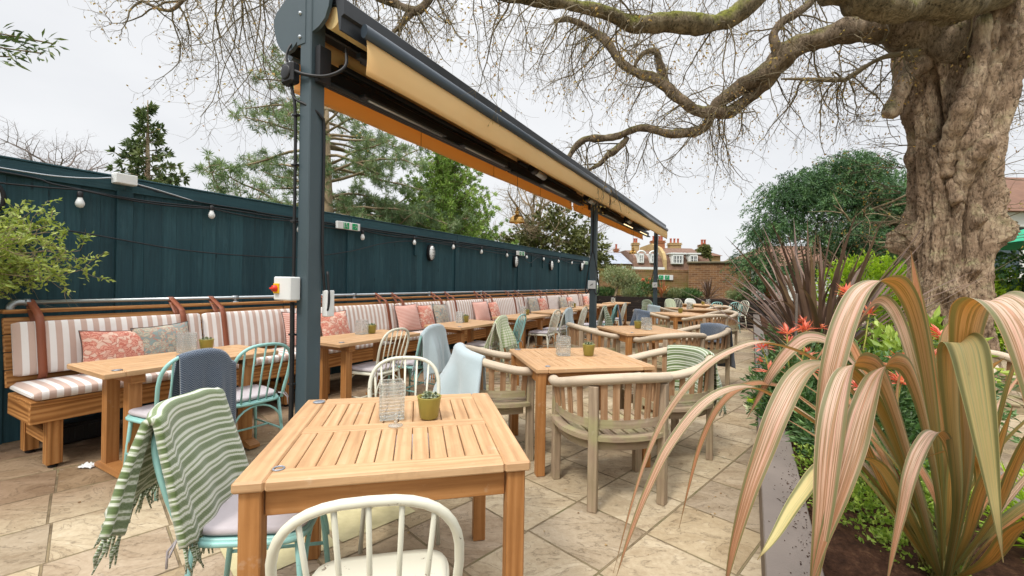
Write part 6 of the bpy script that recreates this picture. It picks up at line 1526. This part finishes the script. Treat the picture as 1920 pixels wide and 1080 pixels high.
# far planter
for (s, p, kd, lab) in ((15.9, -3.3, 'r', 'coral tipped shrub left in the far planter'), (15.9, -2.75, 'f', 'reddish flax behind the third steel post'), (15.9, -1.85, 'g', 'round green clump in the middle of the far planter'), (16.0, -1.3, 'F', 'spiky dark flax in the middle of the far planter'), (15.9, .05, 'r', 'coral tipped shrub at the right of the far planter'), (15.85, -.35, 'y', 'grey green clump at the right of the far planter'), (15.85, -2.3, 'y', 'grey green clump left of the middle in the far planter'), (15.9, -4.8, 'g', 'dark green clump under the small olive tree'), (15.85, -3.8, 'y', 'low grey green clump right of the small olive tree'), (15.9, .5, 'f', 'orange flax spilling over the far planter')):
    w = W(s, p)
    if kd == 'r': pieris(w.x, w.y, .86, [(-.15, 0, .6), (.12, .05, .62), (.0, -.1, .5), (.25, 0, .5)], 1.5, lab, int(s * 7 + p * 90), .3, 'shrubs in the far planter')
    elif kd == 'f': flax(w.x, w.y, .86, 40, .75, .04, lab, 51, .7, 'rust')if 'rust' in M else None
    elif kd == 'F': flax(w.x, w.y, .86, 60, .8, .035, lab, 52, .7)
    else: mound('planter_clump', w.x, w.y, .86, [blob(0, 0, .08, .34, .3, .17)], 420, .10, .024, 'pieris_leaf' if kd == 'g' else 'pale_leaf', lab, int(60 + p * 7), 'plant', None, -.8, 'shrubs in the far planter')
# ================================================================ HOUSES AND WALLS BEYOND
def m_brick(name, ca, cb, mort, moss=None, sc=1.0):
    t = NT(name); g = t.n('NewGeometry').outputs['Normal']; ob = t.obj; s = t.n('SeparateXYZ', {0: ob}); n_ = t.n('SeparateXYZ', {0: t.n('TexCoord').outputs['Normal']})
    side = t.math('GREATER_THAN', t.math('ABSOLUTE', n_.outputs[0]), .7)
    x = t.math('ADD', t.math('MULTIPLY', s.outputs[0], t.math('SUBTRACT', 1.0, side)), t.math('MULTIPLY', s.outputs[1], side))
    v = t.n('CombineXYZ', {0: x, 1: s.outputs[2]}).outputs[0]
    br = t.n('TexBrick', {'Vector': v, 'Color1': ca, 'Color2': cb, 'Mortar': mort, 'Scale': 1.0 / sc, 'Mortar Size': .006, 'Mortar Smooth': .3, 'Brick Width': .225, 'Row Height': .075})
    col = t.mix(t.math('MULTIPLY', t.noise(ob, 3, 6, .7), .5), br.outputs[0], scl(ca, .55))
    if moss:
        k = t.ramp(t.noise(ob, 1.3, 5, .7), [(.42, (0,) * 3), (.62, (.8,) * 3)]); col = t.mix(k, col, moss)
    return t.finish(col, .9, t.bump(br.outputs[1], -.4, .01), **{'Specular IOR Level': .1})
def m_tiles(name, c1, c2, row=.12):
    t = NT(name); ob = t.obj
    wv = t.n('TexWave', {'Vector': ob, 'Scale': 1 / row / 6.28 * 3.14, 'Distortion': .6, 'Detail': 2.0}, wave_type='BANDS', bands_direction='Z').outputs[1]
    n_ = t.noise(ob, 2.2, 6, .7); n2 = t.noise(t.mapv(ob, (5, 5, 9)), 1.0, 2)
    col = t.ramp(t.math('ADD', t.math('MULTIPLY', n_, .6), t.math('MULTIPLY', n2, .4)), [(.3, scl(c1, .7)), (.5, c1), (.7, c2)])
    col = t.mix(t.math('MULTIPLY', wv, .3), col, scl(c1, .55)); return t.finish(col, .85, t.bump(wv, .4, .03))
M['stock_brick'] = m_brick('mossy stock brick', srgb(150, 116, 82), srgb(118, 84, 58), srgb(150, 138, 112), srgb(112, 108, 58))
M['brown_brick'] = m_brick('brown brick', srgb(146, 108, 74), srgb(104, 74, 54), srgb(170, 154, 128))
M['orange_brick'] = m_brick('orange brick', srgb(172, 108, 70), srgb(146, 88, 58), srgb(180, 160, 130))
M['london_brick'] = m_brick('yellow brick', srgb(190, 164, 116), srgb(168, 140, 96), srgb(176, 164, 134))
M['tile_brown'] = m_tiles('brown clay tiles', srgb(110, 82, 66), srgb(138, 112, 92))
M['tile_moss'] = m_tiles('mossy tiles', srgb(118, 104, 80), srgb(142, 130, 98))
M['tile_red'] = m_tiles('red brown tiles', srgb(112, 78, 58), srgb(132, 98, 76))
M['slate'] = m_tiles('grey slates', srgb(148, 154, 164), srgb(172, 176, 184))
M['pot_clay'] = m_plain('terracotta pots', srgb(170, 92, 68), .8)
M['cap_stone'] = m_plain('weathered coping', srgb(112, 104, 82), .9, var=.4, bump=.4, bs=20)
M['pane'] = m_plain('window glass', srgb(58, 66, 74), .12, var=.3, spec=.8)
M['render_white'] = m_plain('white render', srgb(214, 214, 210), .7, var=.08)
M['navy_board'] = m_wood('navy weatherboard', srgb(38, 50, 64), srgb(52, 66, 82), srgb(64, 80, 96), .6, .5)
D = 42.0
def hx(u): return (u - 960) / 807 * D            # house grid: 42 m away
def hz(v, u=1260): return 1.348 + (528 + .016 * (u - 960) - v) / 807 * D
def bpart(nm, x0, x1, y0, y1, z0, z1, mat, par, b=.01):
    m = MB(); m.box(((x0 + x1) / 2, (y0 + y1) / 2, (z0 + z1) / 2), (x1 - x0, y1 - y0, z1 - z0), b=b); return m.build(nm, M[mat], par)
def window(par, x0, x1, y, z0, z1, cols, rows=2, arch=False):
    m = MB(); w = .09
    for (a, b_, c, d) in ((x0, x1, z0, z0 + w), (x0, x1, z1 - w, z1)): m.box(((a + b_) / 2, y, (c + d) / 2), (b_ - a, .1, d - c))
    for k in range(cols + 1):
        x = lerp(x0 + w / 2, x1 - w / 2, k / cols); m.box((x, y, (z0 + z1) / 2), (w, .098, z1 - z0 - .01))
    for k in range(1, rows):
        z = lerp(z0, z1, k / rows); m.box(((x0 + x1) / 2, y - .01, z), (x1 - x0 - .02, .07, .035))
    for k in range(cols):
        xa, xb = lerp(x0, x1, k / cols), lerp(x0, x1, (k + 1) / cols); m.box(((xa + xb) / 2, y - .01, (z0 + z1) / 2), (.03, .07, z1 - z0 - .02))
    f = m.build('window', M['white'], par); m = MB(); m.box(((x0 + x1) / 2, y + .03, (z0 + z1) / 2), (x1 - x0 - .02, .02, z1 - z0 - .02)); m.build('pane', M['pane'], f)
def chimney(par, x0, x1, y, z0, z1, mat, pots):
    c = bpart('chimney', x0, x1, y, y + .9, z0, z1, mat, par, .02); m = MB(); m.box(((x0 + x1) / 2, y + .45, z1 - .12), (x1 - x0 + .16, 1.06, .1)); m.box(((x0 + x1) / 2, y + .45, z1 + .03), (x1 - x0 + .12, 1.0, .08)); m.build('corbel', M[mat], c)
    m = MB()
    for k in range(pots): m.lathe([(.14, 0), (.11, .1), (.1, .42), (.13, .46), (.13, .52)], 10, (lerp(x0 + .2, x1 - .2, k / max(1, pots - 1)) if pots > 1 else (x0 + x1) / 2, y + .45, z1 + .06))
    m.build('chimney_pot', M['pot_clay'], c)
def mansard(par, x0, x1, y, z0, z1, mat, run=1.3, run2=3.0, rise2=.9, lslope=.0, rslope=.0):
    m = MB(); i = 0; zt = lerp(z0, z1, .62)
    prof = [(0, z0), (.25, lerp(z0, zt, .35)), (.55, lerp(z0, zt, .75)), (run * .75, zt), (run + run2, z1)]
    for j, (dy, z) in enumerate(prof):
        f = (z - z0) / (z1 - z0); m.v += [V(x0 + lslope * f, y + dy, z), V(x1 - rslope * f, y + dy, z)]
    for j in range(len(prof) - 1): m.face([2 * j, 2 * j + 1, 2 * j + 3, 2 * j + 2], [(0, 0)] * 4)
    k = len(m.v); m.v += [V(x0, y + 8, z0), V(x1, y + 8, z0), V(x0 + lslope, y + 8, z1), V(x1 - rslope, y + 8, z1)]; n = len(prof) - 1
    m.face([2 * n, 2 * n + 1, k + 3, k + 2], [(0, 0)] * 4)
    m.face([2 * j for j in range(n + 1)] + [k + 2, k], [(0, 0)] * (n + 3)); m.face([2 * j + 1 for j in range(n + 1)] + [k + 3, k + 1], [(0, 0)] * (n + 3)); m.face([k, k + 1, k + 3, k + 2], [(0, 0)] * 4)
    return m.build('roof', M[mat], par)
GH = 'houses beyond the garden wall'
h = thing('brick_house', 'house with brown mansard roof, two white dormers and an ivy clad chimney', 'house', (0, 0, 0), 0, GH)
bpart('wall', hx(1242), hx(1345), D + .2, D + 8, 0, hz(505), 'brown_brick', h)
mansard(h, hx(1243), hx(1336), D, hz(507), hz(458), 'tile_brown', 1.4, 3.0, .9, .9, .3)
for (a, b_, c) in ((1259, 1281, 3), (1291, 1308, 2)):
    d = bpart('dormer', hx(a), hx(b_), D + .02, D + 2.2, hz(495), hz(474), 'render_white', h, .03); window(d, hx(a) + .06, hx(b_) - .06, D - .03, hz(494), hz(478), c)
    bpart('flat_roof', hx(a) - .12, hx(b_) + .25, D - .1, D + 2.3, hz(476), hz(473.5), 'white', d)
chimney(h, hx(1291), hx(1314), D + 5, hz(462), hz(447), 'london_brick', 3)
chimney(h, hx(1325), hx(1338), D + 1.2, hz(490), hz(456), 'brown_brick', 2)
m = MB(); rd = random.Random(61); cloud(m, [blob(hx(1330), D + 1.3, hz(480), .58, .5, .85), blob(hx(1331), D + 1.2, hz(468), .4, .5, .5)], 700, .2, .16, rd, 0, 4, .6); m.build('ivy', M['ivy'], h, recalc=False)
h = thing('brick_house', 'house with yellow brick gable, white eaves and arched dormers left of the mansard one', 'house', (0, 0, 0), 0, GH)
bpart('wall', hx(1187), hx(1243), D + .3, D + 8, 0, hz(505, 1210), 'render_white', h)
mansard(h, hx(1188), hx(1244), D + .1, hz(500, 1210), hz(463, 1210), 'tile_brown', 1.4, 3.0, .9, .3, 0)
bpart('eaves', hx(1186), hx(1245), D - .12, D + .4, hz(506, 1210), hz(500.5, 1210), 'white', h)
m = MB(); m.prism([(D + .02, hz(507)), (D + .06, hz(487)), (D + .5, hz(474)), (D + 1.5, hz(462)), (D + 4, hz(450)), (D + 8, hz(452)), (D + 8, hz(507))], 0, hx(1244), hx(1250)); m.build('gable', M['london_brick'], h)
for a in (1202, 1225):
    d = bpart('dormer', hx(a - 6), hx(a + 6), D + .15, D + 2, hz(493, 1210), hz(475, 1210), 'white', h, .04); window(d, hx(a - 5), hx(a + 5), D + .09, hz(492, 1210), hz(477, 1210), 2)
    m = MB(); m.tube([V(hx(a) + .42 * math.cos(PI * k / 8), D + .05, hz(477, 1210) + .35 * math.sin(PI * k / 8)) for k in range(9)], .08, 6); m.build('arch', M['white'], d)
chimney(h, hx(1248), hx(1273), D + 4, hz(470), hz(444.5), 'orange_brick', 5)
chimney(h, hx(1214), hx(1226), D + 5, hz(470), hz(448), 'london_brick', 2)
h = thing('slate_house', 'house with pale slate roof and a small window, left of the third steel post', 'house', (0, 0, 0), 0, GH)
bpart('wall', hx(1157), hx(1186), D + .5, D + 8, 0, hz(494, 1170), 'brown_brick', h)
m = MB(); m.v += [V(hx(1140), D + .3, hz(494, 1170)), V(hx(1187), D + .3, hz(494, 1170)), V(hx(1187), D + 5, hz(467, 1170)), V(hx(1163), D + 5, hz(467, 1170)), V(hx(1140), D + 9, hz(494, 1170)), V(hx(1187), D + 9, hz(494, 1170))]
for f in ((0, 1, 2, 3), (0, 3, 4), (1, 5, 2), (3, 2, 5, 4), (0, 4, 5, 1)): m.face(list(f))
m.build('roof', M['slate'], h); window(h, hx(1168), hx(1175), D + .45, hz(506, 1170), hz(499, 1170), 2)
chimney(h, hx(1176), hx(1183), D + 5, hz(472), hz(461), 'orange_brick', 1)
h = thing('tiled_house', 'low house with hipped red brown roof right of the ivy chimney', 'house', (0, 0, 0), 0, GH)
def hip(par, x0, x1, y0, y1, z0, z1, r_, mat):
    m = MB(); ym = (y0 + y1) / 2; m.v += [V(x0, y0, z0), V(x1, y0, z0), V(x1, y1, z0), V(x0, y1, z0), V(x0 + r_, ym, z1), V(x1 - r_, ym, z1)]
    for f in ((0, 1, 5, 4), (1, 2, 5), (2, 3, 4, 5), (3, 0, 4), (3, 2, 1, 0)): m.face(list(f))
    return m.build('roof', M[mat], par)
bpart('wall', hx(1338), hx(1378), D + 3, D + 9, 0, hz(476, 1360), 'london_brick', h); hip(h, hx(1335), hx(1380), D + 2.7, D + 9.3, hz(476, 1360), hz(458, 1360), 1.4, 'tile_red')
h = thing('tiled_house', 'low building with long mossy tiled roof behind the brick garden store', 'house', (0, 0, 0), 0, GH)
bpart('wall', hx(1342), hx(1440), D - 6, D + 1, 0, 3.2, 'brown_brick', h); hip(h, hx(1338), hx(1446), D - 6.4, D + 1.4, 3.2, 4.35, 2.0, 'tile_moss')
h = thing('white_house', 'white walled house seen under the yew branches', 'house', (0, 0, 0), 0, GH)
bpart('wall', 20.0, 31, 34, 42, 0, 2.9, 'render_white', h); hip(h, 19.6, 31.4, 33.5, 42.5, 2.9, 4.9, 2.5, 'tile_red'); window(h, 22.0, 23.6, 33.95, 1.5, 2.6, 3); window(h, 25.5, 27.1, 33.95, 1.5, 2.6, 3)
# brick garden wall and store
t = thing('garden_wall', 'mossy brick garden wall behind the far planter', 'wall', (0, 0, 0))
bpart('brickwork', 3.6, 7.75, 17.6, 17.86, 0, 1.84, 'stock_brick', t); m = MB()
for k in range(52): m.box((3.62 + .0795 * k, 17.73, 1.892), (.072, .28, .1), b=.008)
m.build('coping', M['stock_brick'], t)
t = thing('brick_store', 'taller brown brick garden store with a rough stone cap', 'outbuilding', (8.72, 16.8, 0), R(-24))
m = MB(); m.box((-.85, 1.0, 1.1), (1.7, 2.0, 2.2), b=.01); m.build('brickwork', M['brown_brick'], t)
m = MB(); m.box((-.85, 1.0, 2.245), (1.86, 2.16, .085), b=.02); m.build('cap', M['cap_stone'], t)
w = W(17.05, -2.6); sg = thing('exit_sign', 'green exit sign on the brick wall, arrow pointing left', 'exit sign', (6.24, 17.57, 1.62), 0, 'green exit signs'); exit_sign(sg, .66, .2, True)
t = thing('white_pole', 'thin white pole at the far end of the fence', 'pole', (0, 0, 0)); w = W(15.3, -5.1); t.location = (w.x, w.y, 0); m = MB(); m.tube([V(0, 0, 0), V(0, 0, 2.35)], .022, 8); m.build('shaft', M['white'], t); m = MB(); m.lathe([(.03, 2.35), (.03, 2.37), (0, 2.39)], 10, cap=False); m.build('pole_cap', M['white'], t)
# building at the right edge
t = thing('pub_building', 'building at the right edge with tiled roof, white bands and dark weatherboards', 'building', (0, 0, 0))
bpart('wall', 17.3, 27, 15.2, 22, 0, 4.0, 'post', t); bpart('fascia', 17.15, 27, 15.0, 15.2, 3.55, 4.05, 'render_white', t); bpart('band', 17.2, 27, 15.05, 15.19, 1.62, 2.0, 'render_white', t)
m = MB()
for k in range(9): m.box((22.1, 15.15, .09 + .17 * k), (9.8, .05, .18), Matrix.Rotation(-.1, 3, 'X'), b=.004)
m.build('weatherboard', M['navy_board'], t)
for k in range(3): window(t, 17.9 + 2.6 * k, 19.6 + 2.6 * k, 15.15, 2.15, 3.4, 2)
m = MB(); m.v += [V(16.9, 14.7, 4.05), V(27.4, 14.7, 4.05), V(27.4, 18.6, 6.2), V(18.6, 18.6, 6.2), V(16.9, 22.4, 4.05), V(27.4, 22.4, 4.05)]
for f in ((0, 1, 2, 3), (0, 3, 4), (3, 2, 5, 4), (1, 5, 2), (0, 4, 5, 1)): m.face(list(f))
m.build('roof', M['tile_red'], t)
# green parasol
M['parasol'] = m_plain('green parasol cloth', srgb(28, 150, 112), .8, var=.1)
t = thing('green_parasol', 'green parasol opening behind the trunk at the right edge', 'parasol', (10.75, 8.1, 0)); m = MB()
for k in range(8):
    a0, a1 = 2 * PI * k / 8 + .2, 2 * PI * (k + 1) / 8 + .2; i = len(m.v); m.v += [V(0, 0, 2.85), V(1.55 * math.cos(a0), 1.55 * math.sin(a0), 2.24), V(1.5 * math.cos((a0 + a1) / 2) * .96, 1.5 * math.sin((a0 + a1) / 2) * .96, 2.22), V(1.55 * math.cos(a1), 1.55 * math.sin(a1), 2.24)]; m.face([i, i + 1, i + 2]); m.face([i, i + 2, i + 3])
o = m.build('canopy', M['parasol'], t, recalc=False); o.modifiers.new('Solidify', 'SOLIDIFY').thickness = .006
m = MB(); m.tube([V(0, 0, 0), V(0, 0, 2.9)], .022, 8); m.build('pole', M['grey_teak'], t)
m = MB()
for k in range(8): a = 2 * PI * k / 8 + .2; m.tube([V(0, 0, 2.82), V(1.53 * math.cos(a), 1.53 * math.sin(a), 2.225)], .008, 5)
m.build('rib', M['grey_teak'], t)
# pale furniture beyond the planter
arm(3.98, 3.72, R(150), 'pale curved armchair glimpsed behind the flax at the right edge')
arm(3.25, 3.32, R(60), 'pale curved armchair seen between the flax leaves below the trunk')

# ================================================================ CAMERA, SKY, SUN
cam = bpy.data.cameras.new('camera'); co = bpy.data.objects.new('camera', cam); COL.objects.link(co); scene.camera = co
cam.sensor_width = 36; cam.lens = 36 * 807 / 1920; cam.clip_start = .02; cam.clip_end = 2000; cam.shift_y = -11.8 / 1920
a = math.atan(.016); co.matrix_world = Matrix(((math.cos(a), -math.sin(a), 0, 0), (0, 0, -1, 0), (math.sin(a), math.cos(a), 0, 1.348), (0, 0, 0, 1)))
wd = bpy.data.worlds.new('World'); scene.world = wd; wd.use_nodes = True; t = wd.node_tree; t.nodes.clear()
def wn(ty, **k):
    n_ = t.nodes.new('ShaderNode' + ty)
    for a_, b_ in k.items(): setattr(n_, a_, b_)
    return n_
SE, SA = R(52), R(215)           # sun height, and compass direction it comes from (degrees from +Y, clockwise)
sky = wn('TexSky', sky_type='NISHITA', sun_disc=False, sun_elevation=SE, sun_rotation=SA, air_density=1.0, dust_density=3.0)
tc = wn('TexCoord'); no = wn('TexNoise'); no.inputs['Scale'].default_value = 2.2; no.inputs['Detail'].default_value = 6; mp = wn('Mapping'); mp.inputs['Scale'].default_value = (1, 1, 2.6)
t.links.new(tc.outputs['Generated'], mp.inputs[0]); t.links.new(mp.outputs[0], no.inputs['Vector'])
sx = wn('SeparateXYZ'); t.links.new(tc.outputs['Generated'], sx.inputs[0])
gr = wn('ValToRGB'); t.links.new(sx.outputs[2], gr.inputs[0]); cr = gr.color_ramp
cr.elements[0].position = 0; cr.elements[0].color = (5.55, 5.6, 5.66, 1); cr.elements[1].position = 1; cr.elements[1].color = (24, 24, 24.3, 1)
e = cr.elements.new(.52); e.color = (5.9, 5.93, 5.97, 1)
cl = wn('ValToRGB'); t.links.new(no.outputs[0], cl.inputs[0]); cl.color_ramp.elements[0].position = .3; cl.color_ramp.elements[0].color = (.92, .925, .94, 1); cl.color_ramp.elements[1].position = .7; cl.color_ramp.elements[1].color = (1.06, 1.06, 1.06, 1)
mu = wn('Mix', data_type='RGBA', blend_type='MULTIPLY'); mu.inputs[0].default_value = 1; t.links.new(gr.outputs[0], mu.inputs[6]); t.links.new(cl.outputs[0], mu.inputs[7])
mx = wn('Mix', data_type='RGBA'); mx.inputs[0].default_value = .93; t.links.new(sky.outputs[0], mx.inputs[6]); t.links.new(mu.outputs[2], mx.inputs[7])
bg = wn('Background'); bg.inputs[1].default_value = .1; t.links.new(mx.outputs[2], bg.inputs[0]); ow = wn('OutputWorld'); t.links.new(bg.outputs[0], ow.inputs[0])
sd = bpy.data.lights.new('sun', 'SUN'); sd.energy = 1.5; sd.angle = R(11); sd.color = (1, .95, .87); sn = bpy.data.objects.new('sun', sd); COL.objects.link(sn)
dirv = V(math.sin(SA) * math.cos(SE), math.cos(SA) * math.cos(SE), math.sin(SE)); sn.rotation_euler = dirv.to_track_quat('Z', 'Y').to_euler(); sn.location = dirv * 30
vs = scene.view_settings; vs.view_transform = 'Standard'; vs.look = 'None'; vs.exposure = 0.72; vs.gamma = 1.0
cy = scene.cycles; cy.use_denoising = True; cy.max_bounces = 8; cy.transparent_max_bounces = 12; cy.sample_clamp_indirect = 8
